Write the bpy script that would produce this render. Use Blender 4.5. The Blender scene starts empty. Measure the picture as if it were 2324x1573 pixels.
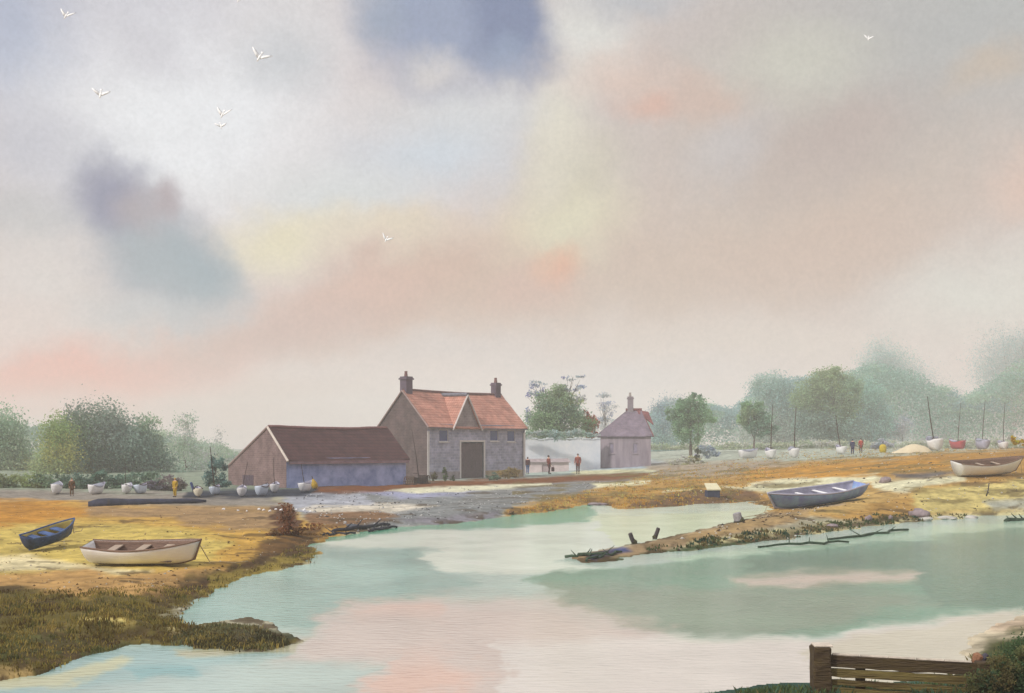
import bpy, bmesh, math, random
import numpy as np
from mathutils import Vector, Matrix
random.seed(7)
RNG = np.random.default_rng(11)
SC = bpy.context.scene
COL = SC.collection
R = math.radians

# ------------------------------------------------------------------ camera
F, CX, HY, CAMZ = 2490.0, 1161.5, 1010.0, 3.7      # survey units of the view: focal length, centre, horizon line, eye height (m)
cam = bpy.data.cameras.new('camera')
cam.sensor_width = 36.0
cam.lens = 36.0 * F / 2323.0
cam.shift_y = (HY - 786.5) / 2323.0
cam.clip_start, cam.clip_end = 0.1, 6000
camo = bpy.data.objects.new('camera', cam)
camo.location = (0, 0, CAMZ)
camo.rotation_euler = (R(90), 0, 0)
COL.objects.link(camo)
SC.camera = camo

SC.view_settings.view_transform = 'Standard'
SC.view_settings.look = 'None'
SC.view_settings.exposure = 0.0
SC.view_settings.gamma = 1.0
SC.view_settings.use_curve_mapping = False
SC.cycles.use_denoising = True
SC.cycles.max_bounces = 6
SC.cycles.volume_bounces = 2
SC.cycles.caustics_reflective = False
SC.cycles.caustics_refractive = False


def lin(c):
    """sRGB 0-255 -> linear"""
    out = []
    for v in c[:3]:
        v = v / 255.0
        out.append(v / 12.92 if v <= 0.04045 else ((v + 0.055) / 1.055) ** 2.4)
    return tuple(out)


# ------------------------------------------------------------------ sky: thin veil of cloud in front of a clear evening sky
SUN_AZ, SUN_EL = R(-128), R(38)       # the sun stands to the left, slightly behind the viewer
world = bpy.data.worlds.new('World')
SC.world = world
world.use_nodes = True
wn, wl = world.node_tree.nodes, world.node_tree.links
wn.clear()


def wnode(t, **kw):
    n = wn.new(t)
    for k, v in kw.items():
        setattr(n, k, v)
    return n


def wmath(op, a, b=None):
    n = wnode('ShaderNodeMath', operation=op)
    for i, v in enumerate((a, b)):
        if v is None:
            continue
        if isinstance(v, (int, float)):
            n.inputs[i].default_value = v
        else:
            wl.new(v, n.inputs[i])
    return n.outputs[0]


tc = wnode('ShaderNodeTexCoord')
sep = wnode('ShaderNodeSeparateXYZ')
wl.new(tc.outputs['Generated'], sep.inputs[0])
azi = wmath('ARCTAN2', sep.outputs[0], sep.outputs[1])
ele = wmath('ARCSINE', sep.outputs[2])
comb = wnode('ShaderNodeCombineXYZ')
wl.new(azi, comb.inputs[0])
wl.new(ele, comb.inputs[1])
P = comb.outputs[0]


def wnoise(scale, detail, rough=0.55):
    n = wnode('ShaderNodeTexNoise')
    n.inputs['Scale'].default_value = scale
    n.inputs['Detail'].default_value = detail
    n.inputs['Roughness'].default_value = rough
    wl.new(tc.outputs['Generated'], n.inputs['Vector'])
    return n


def wvec(op, a, b):
    n = wnode('ShaderNodeVectorMath', operation=op)
    for i, v in enumerate((a, b)):
        if isinstance(v, (tuple, list)):
            n.inputs[i].default_value = v
        else:
            wl.new(v, n.inputs[i])
    return n.outputs[0]


for sc_, dt_, amp in ((5.0, 3, 0.07), (16.0, 5, 0.045), (70.0, 3, 0.010)):
    n = wnoise(sc_, dt_)
    P = wvec('ADD', P, wvec('MULTIPLY', wvec('SUBTRACT', n.outputs['Color'], (0.5, 0.5, 0.5)), (amp, amp, 0)))
sepP = wnode('ShaderNodeSeparateXYZ')
wl.new(P, sepP.inputs[0])
flat = wnode('ShaderNodeCombineXYZ')
wl.new(sepP.outputs[0], flat.inputs[0])
wl.new(sepP.outputs[1], flat.inputs[1])
P = flat.outputs[0]
sky_rgb = None


def wmix(fac, a, b):
    n = wnode('ShaderNodeMix', data_type='RGBA')
    if isinstance(fac, (int, float)):
        n.inputs[0].default_value = fac
    else:
        wl.new(fac, n.inputs[0])
    for i, v in ((6, a), (7, b)):
        if isinstance(v, tuple):
            n.inputs[i].default_value = (*v, 1)
        else:
            wl.new(v, n.inputs[i])
    return n.outputs[2]


def cloud(px, py, rx, ry, c, s=1.0, rot=0.0, core=0.0):
    """one patch of cloud or clear air: direction, angular size, colour, opacity"""
    global sky_rgb
    az = math.atan((px - CX) / F)
    el = math.atan((HY - py) / F * math.cos(az))
    m = wnode('ShaderNodeMapping', vector_type='TEXTURE')
    m.inputs['Location'].default_value = (az, el, 0)
    m.inputs['Rotation'].default_value = (0, 0, R(rot))
    m.inputs['Scale'].default_value = (rx / F, ry / F, 1)
    wl.new(P, m.inputs['Vector'])
    ln = wnode('ShaderNodeVectorMath', operation='LENGTH')
    wl.new(m.outputs[0], ln.inputs[0])
    mr = wnode('ShaderNodeMapRange', interpolation_type='SMOOTHSTEP')
    mr.inputs['From Min'].default_value = core
    mr.inputs['From Max'].default_value = 1.0
    mr.inputs['To Min'].default_value = s
    mr.inputs['To Max'].default_value = 0.0
    wl.new(ln.outputs['Value'], mr.inputs['Value'])
    sky_rgb = wmix(mr.outputs[0], sky_rgb, lin(c))


# height gradient of the veil: pale at the horizon, pink-grey, then lilac grey overhead
ramp = wnode('ShaderNodeValToRGB')
cr = ramp.color_ramp
for pos, c in ((0.0, (228, 210, 200)), (0.11, (228, 204, 188)), (0.2, (212, 188, 172)), (0.34, (208, 200, 192)), (0.52, (208, 208, 212)), (1.0, (196, 200, 210))):
    e = cr.elements[0] if pos == 0.0 else (cr.elements[1] if pos == 1.0 else cr.elements.new(pos))
    e.position = pos
    e.color = (*lin(c), 1)
wl.new(wmath('DIVIDE', sepP.outputs[1], 0.75), ramp.inputs[0])
sky_rgb = ramp.outputs[0]
# big soft washes
cloud(1900, 300, 1100, 620, (196, 182, 170), .95)
cloud(2250, 40, 800, 360, (182, 184, 182), .9)
cloud(250, 60, 620, 340, (200, 200, 210), .8)
cloud(0, 60, 200, 260, (170, 180, 202), .85)
cloud(420, 300, 540, 330, (237, 238, 240), 1.0, 0, .15)
cloud(640, 60, 230, 150, (222, 220, 220), .7)
cloud(330, 130, 190, 90, (196, 193, 200), .5, -20)
cloud(40, 330, 260, 150, (196, 197, 206), .8)
cloud(60, 480, 230, 90, (184, 187, 190), .8)
cloud(120, 600, 300, 170, (220, 213, 208), .8)
cloud(640, 170, 160, 110, (196, 200, 204), .65)
cloud(980, 360, 360, 160, (208, 216, 224), .95, 14)
cloud(780, 470, 330, 110, (218, 222, 221), .8)
cloud(1080, 260, 340, 110, (216, 218, 219), .7)
# warm band of evening light
cloud(980, 650, 680, 170, (210, 176, 156), .97, 12, .1)
cloud(1500, 600, 980, 250, (206, 184, 166), .85, 10)
cloud(640, 555, 270, 95, (232, 222, 190), .95, 8)
cloud(900, 545, 260, 80, (228, 214, 188), .8, 8)
cloud(1230, 480, 220, 150, (224, 208, 180), .8, 25)
cloud(560, 755, 600, 100, (208, 176, 164), .85, 10)
cloud(130, 850, 460, 130, (240, 172, 154), 1.0, 4, .15)
cloud(20, 740, 230, 110, (228, 210, 202), .8)
cloud(480, 910, 440, 90, (224, 198, 184), .8)
cloud(820, 665, 300, 60, (220, 184, 168), .6, 8)
cloud(1320, 500, 190, 130, (224, 218, 188), .85, 10)
cloud(1310, 390, 190, 130, (206, 200, 180), .75)
cloud(1260, 310, 120, 210, (226, 220, 202), .85, -12)
cloud(1330, 110, 190, 150, (224, 223, 217), .95)
cloud(1420, 195, 250, 90, (224, 196, 180), .65, -8)
cloud(1470, 262, 130, 48, (218, 178, 160), .8)
cloud(1600, 240, 120, 80, (212, 184, 168), .7)
cloud(1285, 590, 95, 62, (230, 172, 140), .8, 14)
cloud(1210, 650, 170, 90, (214, 178, 162), .65, 10)
cloud(1660, 330, 170, 90, (200, 196, 196), .7, 25)
cloud(1900, 310, 320, 140, (190, 174, 166), .85, 12)
cloud(1850, 560, 460, 160, (208, 184, 168), .8, 10)
cloud(2240, 165, 130, 60, (200, 182, 162), .7, 20)
cloud(2330, 430, 130, 110, (222, 194, 178), .9)
cloud(2250, 680, 330, 170, (220, 218, 208), .9)
cloud(1700, 760, 520, 110, (222, 208, 196), .8)
cloud(1400, 850, 420, 80, (220, 211, 206), .8)
cloud(1050, 790, 380, 80, (216, 204, 198), .7)
cloud(1800, 150, 260, 120, (208, 207, 192), .7)
cloud(1450, 20, 200, 70, (188, 190, 194), .85)
# the dark clouds
cloud(1010, 60, 270, 190, (150, 161, 186), .97, 0, .3)
cloud(1165, 50, 140, 190, (128, 139, 168), 1.0, 0, .35)
cloud(850, 60, 110, 90, (152, 164, 184), .85)
cloud(1000, 165, 110, 60, (216, 211, 208), .85)
cloud(1150, 150, 90, 75, (152, 166, 190), .7)
cloud(330, 530, 270, 170, (166, 170, 182), .92, -42, .15)
cloud(385, 585, 220, 120, (164, 174, 180), .95, -22, .2)
cloud(450, 600, 130, 70, (154, 170, 178), .85, -18)
cloud(255, 440, 120, 120, (144, 145, 166), 1.0, 0, .25)
cloud(320, 470, 100, 90, (178, 168, 170), .75)
cloud(395, 450, 50, 70, (172, 158, 162), .85, -25)
cloud(360, 690, 220, 60, (192, 196, 198), .7)
# fine mottling of the veil
gr = wnoise(260.0, 2, 0.7)
gr2 = wnoise(60.0, 3, 0.6)
gsum = wmath('ADD', wmath('MULTIPLY', wmath('SUBTRACT', gr.outputs['Fac'], 0.5), 0.22),
             wmath('MULTIPLY', wmath('SUBTRACT', gr2.outputs['Fac'], 0.5), 0.14))
sky_rgb = wvec('MULTIPLY', sky_rgb, wvec('ADD', (1, 1, 1), gsum))
nish = wnode('ShaderNodeTexSky', sky_type='NISHITA')
nish.sun_disc = False
nish.sun_elevation = SUN_EL
nish.sun_rotation = SUN_AZ
clear = wvec('MULTIPLY', nish.outputs[0], (0.1, 0.1, 0.1))
sky_rgb = wmix(0.95, clear, sky_rgb)
bg = wnode('ShaderNodeBackground')
bg.inputs['Strength'].default_value = 1.0
wl.new(sky_rgb, bg.inputs['Color'])
wo = wnode('ShaderNodeOutputWorld')
wl.new(bg.outputs[0], wo.inputs['Surface'])

# ------------------------------------------------------------------ sun, softened by the veil
sun = bpy.data.lights.new('sun', 'SUN')
sun.energy = 3.0
sun.angle = R(4)
sun.color = (1.0, 0.96, 0.89)
suno = bpy.data.objects.new('sun', sun)
to_sun = Vector((math.sin(SUN_AZ) * math.cos(SUN_EL), math.cos(SUN_AZ) * math.cos(SUN_EL), math.sin(SUN_EL)))
suno.rotation_euler = to_sun.to_track_quat('Z', 'Y').to_euler()
COL.objects.link(suno)

# ------------------------------------------------------------------ helpers
GAIN = 0.98      # what a pale surface returns under this sky


def alb(c, g=GAIN, top=0.9):
    return tuple(min(top, v / g) for v in lin(c))


MATS = {}


def mat(name, c, rough=0.8, vary=0.12, scale=4.0, bump=0.0, bscale=30.0, metal=0.0, spec=0.3, tint=None, stretch=None, planks=0):
    """procedural surface: base colour broken up by two octaves of blotchy wear, with an optional bump"""
    if name in MATS:
        return MATS[name]
    m = bpy.data.materials.new(name)
    m.use_nodes = True
    nt = m.node_tree
    b = nt.nodes['Principled BSDF']
    b.inputs['Roughness'].default_value = rough
    b.inputs['Metallic'].default_value = metal
    b.inputs['Specular IOR Level'].default_value = spec
    t = nt.nodes.new('ShaderNodeTexCoord')
    vec = t.outputs['Object']
    if stretch:
        mp = nt.nodes.new('ShaderNodeMapping')
        mp.inputs['Scale'].default_value = stretch
        nt.links.new(vec, mp.inputs['Vector'])
        vec = mp.outputs[0]
    n = nt.nodes.new('ShaderNodeTexNoise')
    n.inputs['Scale'].default_value = scale
    n.inputs['Detail'].default_value = 5
    n.inputs['Roughness'].default_value = 0.65
    nt.links.new(vec, n.inputs['Vector'])
    rp = nt.nodes.new('ShaderNodeValToRGB')
    base = np.array(alb(c))
    c2 = np.array(alb(tint)) if tint else base * (1 - 2.2 * vary)
    rp.color_ramp.elements[0].position = 0.32
    rp.color_ramp.elements[1].position = 0.68
    rp.color_ramp.elements[0].color = (*np.clip(c2, 0, .9), 1)
    rp.color_ramp.elements[1].color = (*np.clip(base * (1 + vary), 0, .85), 1)
    nt.links.new(n.outputs['Fac'], rp.inputs[0])
    nt.links.new(rp.outputs[0], b.inputs['Base Color'])
    if bump > 0:
        n2 = nt.nodes.new('ShaderNodeTexNoise')
        n2.inputs['Scale'].default_value = bscale
        n2.inputs['Detail'].default_value = 4
        nt.links.new(vec, n2.inputs['Vector'])
        bp = nt.nodes.new('ShaderNodeBump')
        bp.inputs['Strength'].default_value = bump
        bp.inputs['Distance'].default_value = 0.05
        nt.links.new(n2.outputs['Fac'], bp.inputs['Height'])
        nt.links.new(bp.outputs[0], b.inputs['Normal'])
    if planks:
        wv = nt.nodes.new('ShaderNodeTexWave')
        wv.wave_type = 'BANDS'
        wv.bands_direction = 'Z'
        wv.wave_profile = 'SAW'
        wv.inputs['Scale'].default_value = planks
        wv.inputs['Distortion'].default_value = .6
        nt.links.new(t.outputs['Object'], wv.inputs['Vector'])
        b2 = nt.nodes.new('ShaderNodeBump')
        b2.inputs['Strength'].default_value = .6
        b2.inputs['Distance'].default_value = .03
        nt.links.new(wv.outputs['Fac'], b2.inputs['Height'])
        if bump > 0:
            nt.links.new(bp.outputs[0], b2.inputs['Normal'])
        nt.links.new(b2.outputs[0], b.inputs['Normal'])
    MATS[name] = m
    return m


def tilemat(name, c, c2, w, h, bump=0.5, mortar=None, msize=0.03):
    """courses of tile or stone, laid in object space along local x / slope height z"""
    if name in MATS:
        return MATS[name]
    m = bpy.data.materials.new(name)
    m.use_nodes = True
    nt = m.node_tree
    b = nt.nodes['Principled BSDF']
    b.inputs['Roughness'].default_value = 0.85
    b.inputs['Specular IOR Level'].default_value = 0.2
    t = nt.nodes.new('ShaderNodeTexCoord')
    sp = nt.nodes.new('ShaderNodeSeparateXYZ')
    nt.links.new(t.outputs['Object'], sp.inputs[0])
    ad = nt.nodes.new('ShaderNodeMath')
    ad.operation = 'ADD'
    nt.links.new(sp.outputs[0], ad.inputs[0])
    nt.links.new(sp.outputs[1], ad.inputs[1])
    cb = nt.nodes.new('ShaderNodeCombineXYZ')
    nt.links.new(ad.outputs[0], cb.inputs[0])
    nt.links.new(sp.outputs[2], cb.inputs[1])
    br = nt.nodes.new('ShaderNodeTexBrick')
    br.inputs['Scale'].default_value = 1.0
    br.inputs['Brick Width'].default_value = w
    br.inputs['Row Height'].default_value = h
    br.inputs['Mortar Size'].default_value = msize
    br.inputs['Mortar Smooth'].default_value = 0.6
    br.inputs['Color1'].default_value = (*alb(c), 1)
    br.inputs['Color2'].default_value = (*alb(c2), 1)
    br.inputs['Mortar'].default_value = (*alb(mortar or c2), 1)
    nt.links.new(cb.outputs[0], br.inputs['Vector'])
    n = nt.nodes.new('ShaderNodeTexNoise')
    n.inputs['Scale'].default_value = 0.9
    n.inputs['Detail'].default_value = 6
    n.inputs['Roughness'].default_value = 0.7
    nt.links.new(t.outputs['Object'], n.inputs['Vector'])
    mr = nt.nodes.new('ShaderNodeMapRange')
    mr.inputs['From Min'].default_value = 0.3
    mr.inputs['From Max'].default_value = 0.7
    mr.inputs['To Min'].default_value = 0.6
    mr.inputs['To Max'].default_value = 1.3
    nt.links.new(n.outputs['Fac'], mr.inputs['Value'])
    mx = nt.nodes.new('ShaderNodeVectorMath')
    mx.operation = 'MULTIPLY'
    nt.links.new(br.outputs['Color'], mx.inputs[0])
    nt.links.new(mr.outputs[0], mx.inputs[1])
    nt.links.new(mx.outputs[0], b.inputs['Base Color'])
    bp = nt.nodes.new('ShaderNodeBump')
    bp.inputs['Strength'].default_value = bump
    bp.inputs['Distance'].default_value = 0.04
    bp.invert = True
    nt.links.new(br.outputs['Fac'], bp.inputs['Height'])
    nt.links.new(bp.outputs[0], b.inputs['Normal'])
    MATS[name] = m
    return m


def tag(o, label=None, cat=None, group=None, kind=None):
    if label:
        o['label'] = label
    if cat:
        o['category'] = cat
    if group:
        o['group'] = group
    if kind:
        o['kind'] = kind
    return o


def thing(name, label, cat, loc=(0, 0, 0), rot=(0, 0, 0), group=None):
    o = bpy.data.objects.new(name, None)
    COL.objects.link(o)
    o.empty_display_size = 0.3
    o.location = loc
    o.rotation_euler = rot
    return tag(o, label, cat, group)


def obj(name, me, m, parent=None, smooth=False):
    if isinstance(me, bmesh.types.BMesh):
        bm = me
        me = bpy.data.meshes.new(name)
        bm.normal_update()
        bm.to_mesh(me)
        bm.free()
    o = bpy.data.objects.new(name, me)
    COL.objects.link(o)
    if m is not None:
        me.materials.append(m)
    if parent is not None:
        o.parent = parent
    if smooth:
        me.polygons.foreach_set('use_smooth', np.ones(len(me.polygons), dtype=bool))
    return o


def mesh_np(name, co, quads, attr=None):
    me = bpy.data.meshes.new(name)
    nv, nf = len(co), len(quads)
    k = quads.shape[1]
    me.vertices.add(nv)
    me.vertices.foreach_set('co', np.ascontiguousarray(co, dtype=np.float32).ravel())
    me.loops.add(nf * k)
    me.loops.foreach_set('vertex_index', np.ascontiguousarray(quads, dtype=np.int32).ravel())
    me.polygons.add(nf)
    me.polygons.foreach_set('loop_start', np.arange(0, nf * k, k, dtype=np.int32))
    me.update(calc_edges=True)
    if attr is not None:
        a = me.color_attributes.new('tint', 'FLOAT_COLOR', 'POINT')
        buf = np.ones((nv, 4), dtype=np.float32)
        buf[:, :3] = attr
        a.data.foreach_set('color', buf.ravel())
    return me


def add_box(bm, lo, hi, M=None, jitter=0.0):
    vs = []
    for z in (lo[2], hi[2]):
        for x, y in ((lo[0], lo[1]), (hi[0], lo[1]), (hi[0], hi[1]), (lo[0], hi[1])):
            p = Vector((x, y, z)) + Vector([random.uniform(-jitter, jitter) for _ in range(3)])
            vs.append(bm.verts.new(M @ p if M else p))
    for f in ((3, 2, 1, 0), (4, 5, 6, 7), (0, 1, 5, 4), (1, 2, 6, 5), (2, 3, 7, 6), (3, 0, 4, 7)):
        bm.faces.new([vs[i] for i in f])
    return bm


def box(lo, hi, bevel=0.0, jitter=0.0):
    bm = add_box(bmesh.new(), lo, hi, None, jitter)
    if bevel:
        bmesh.ops.bevel(bm, geom=list(bm.edges), offset=bevel, segments=2, affect='EDGES', profile=0.5)
    return bm


def add_tube(bm, pts, rad, seg=8, cap=True):
    pts = [Vector(p) for p in pts]
    if not isinstance(rad, (list, tuple)):
        rad = [rad] * len(pts)
    rings = []
    for i, p in enumerate(pts):
        d = (pts[min(i + 1, len(pts) - 1)] - pts[max(i - 1, 0)]).normalized()
        u = d.cross(Vector((0, 0, 1)))
        if u.length < 1e-3:
            u = Vector((1, 0, 0))
        u.normalize()
        v = d.cross(u)
        rings.append([bm.verts.new(p + (u * math.cos(a) + v * math.sin(a)) * rad[i])
                      for a in (2 * math.pi * k / seg for k in range(seg))])
    for a, b in zip(rings, rings[1:]):
        for k in range(seg):
            bm.faces.new((a[k], a[(k + 1) % seg], b[(k + 1) % seg], b[k]))
    if cap:
        bm.faces.new(rings[0][::-1])
        bm.faces.new(rings[-1])
    return bm


def tube(pts, rad, seg=8):
    return add_tube(bmesh.new(), pts, rad, seg)


def add_ball(bm, c, r, seg=10):
    if not isinstance(r, (tuple, list)):
        r = (r, r, r)
    M = Matrix.Translation(c) @ Matrix.Diagonal((*r, 1))
    bmesh.ops.create_uvsphere(bm, u_segments=seg, v_segments=max(6, seg // 2 + 2), radius=1, matrix=M)
    return bm


# lattice noise for laying out ground and planting
_tab = np.random.default_rng(5).random((256, 256)).astype(np.float32)


def vnoise(x, y):
    xi, yi = np.floor(x).astype(int), np.floor(y).astype(int)
    fx, fy = x - xi, y - yi
    fx, fy = fx * fx * (3 - 2 * fx), fy * fy * (3 - 2 * fy)
    a, b = _tab[xi & 255, yi & 255], _tab[(xi + 1) & 255, yi & 255]
    c, d = _tab[xi & 255, (yi + 1) & 255], _tab[(xi + 1) & 255, (yi + 1) & 255]
    return (a + (b - a) * fx) * (1 - fy) + (c + (d - c) * fx) * fy - 0.5


def fbm(x, y, octv=4, off=0.0):
    s, a = 0.0, 1.0
    for k in range(octv):
        s = s + a * vnoise(x * 2 ** k + off + 17.3 * k, y * 2 ** k + off * 1.7 + 9.1 * k)
        a *= 0.55
    return s


def sstep(a, b, x):
    t = np.clip((x - a) / (b - a), 0, 1)
    return t * t * (3 - 2 * t)


def sdist(poly, x, y):
    """signed distance to a closed polygon, positive inside"""
    poly = np.asarray(poly, dtype=np.float64)
    d = np.full(x.shape, 1e18)
    inside = np.zeros(x.shape, dtype=bool)
    n = len(poly)
    for i in range(n):
        x0, y0 = poly[i]
        x1, y1 = poly[(i + 1) % n]
        ex, ey = x1 - x0, y1 - y0
        t = np.clip(((x - x0) * ex + (y - y0) * ey) / (ex * ex + ey * ey + 1e-12), 0, 1)
        d = np.minimum(d, (x - x0 - t * ex) ** 2 + (y - y0 - t * ey) ** 2)
        if y0 != y1:
            cnd = ((y0 > y) != (y1 > y)) & (x < ex * (y - y0) / (y1 - y0) + x0)
            inside ^= cnd
    d = np.sqrt(d)
    return np.where(inside, d, -d)


def flat_xy(px, py, z=0.0):
    D = (CAMZ - z) * F / (py - HY)
    return ((px - CX) / F * D, D)


# ------------------------------------------------------------------ the creek and its banks
SHORE = [(690, 1241), (716, 1232), (745, 1219), (800, 1209), (870, 1197), (960, 1192), (1050, 1188), (1120, 1176), (1150, 1170),
         (1240, 1163), (1300, 1150), (1350, 1144), (1420, 1155), (1480, 1152), (1560, 1146), (1640, 1141), (1705, 1138), (1745, 1152),
         (1738, 1166), (1672, 1184), (1560, 1209), (1420, 1239), (1345, 1255), (1290, 1265), (1335, 1276), (1400, 1272), (1480, 1256),
         (1560, 1249), (1640, 1240), (1700, 1232), (1770, 1226), (1860, 1209), (1960, 1196), (2060, 1186), (2200, 1172), (2323, 1168),
         (2700, 1160), (3200, 1172), (3200, 1330), (2600, 1378), (2420, 1392), (2323, 1404), (2250, 1424), (2210, 1450), (2196, 1500), (2170, 1540),
         (1990, 1556), (1800, 1553), (1690, 1562), (1590, 1576), (1450, 1640), (1300, 1720), (900, 1760), (-900, 1760), (-900, 1575), (-200, 1556), (0, 1546), (60, 1536), (90, 1541),
         (125, 1515), (200, 1484), (300, 1460), (420, 1462), (520, 1474), (600, 1475), (682, 1457), (660, 1444), (612, 1420), (560, 1404), (500, 1408),
         (430, 1420), (398, 1404), (410, 1388), (470, 1345), (500, 1327), (560, 1304), (640, 1292), (690, 1272), (722, 1256), (712, 1247)]
WATER_XY = [flat_xy(*p) for p in SHORE]


def shore_d(x, y):
    """metres inland from the water's edge, negative in the creek"""
    return -sdist(WATER_XY, x, y)


def rise(x, y):
    return 2.8 * sstep(0.0, 55.0, x) * sstep(30, 62, y)


def ground_np(x, y):
    d = shore_d(x, y)
    d = d + fbm(x * 0.8, y * 0.8, 4, 3.0) * 0.55 * np.clip(y / 40, .35, 1.3) + fbm(x * 5, y * 5, 3, 13.0) * 0.22 * np.clip(y / 40, .4, 1.5)
    z = np.where(d > 0, 0.035 + 0.2 * sstep(0, 1.6, d) + np.minimum(rise(x, y), 0.11 * np.maximum(d - 0.8, 0)), -0.55 * sstep(0, 2.2, -d) - 0.0)
    z = z + np.where(d > 0, sstep(0, 2.5, d) * fbm(x * 0.35, y * 0.35, 4, 8.0) * 0.13 + sstep(0, .6, d) * fbm(x * 2.3, y * 2.3, 3, 1.0) * 0.04, 0)
    # the turf on the near right stands higher than the creek's edge
    near = sstep(20, 14, y) * sstep(5.0, 8.5, x)
    z = z + np.where(d > 0, near * 0.3 * sstep(0.1, 3.2, d), 0)
    return z


def gz(x, y):
    return float(ground_np(np.array([float(x)]), np.array([float(y)]))[0])


_march = np.geomspace(9, 420, 1600)
GROUND_CACHE = {}


def at(px, py):
    """where a line of sight meets the ground"""
    k = (px, py)
    if k not in GROUND_CACHE:
        zs = ground_np((px - CX) / F * _march, _march)
        ray = CAMZ - (py - HY) / F * _march
        hit = np.nonzero(ray <= np.maximum(zs, 0.0))[0]
        i = hit[0] if len(hit) else len(_march) - 1
        D = float(_march[i])
        GROUND_CACHE[k] = Vector(((px - CX) / F * D, D, float(max(zs[i], 0))))
    return GROUND_CACHE[k].copy()


def on(px, D):
    """ground point in the direction px, D metres out"""
    x = (px - CX) / F * D
    return Vector((x, D, gz(x, D)))


def colour_zones(px, py, x, y, base, zones, wob):
    c = np.empty((len(px), 3))
    c[:] = lin(base)
    # ragged edges whose grain keeps step with the distance from the landing place
    a, l = x / y * 38, np.log(y) * 20
    n1, n2 = fbm(a, l, 6, 21.0), fbm(a * .9, l, 6, 57.0)
    for poly, colr, soft, amp in zones:
        ppx = px + n1 * amp * wob * 2.2
        ppy = py + n2 * amp * 1.0
        d = sdist(poly, ppx, ppy * 2.0) if False else sdist(poly, ppx, ppy)
        w = sstep(-soft, soft, d)[:, None]
        c = c * (1 - w) + np.array(lin(colr)) * w
    return c


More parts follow.
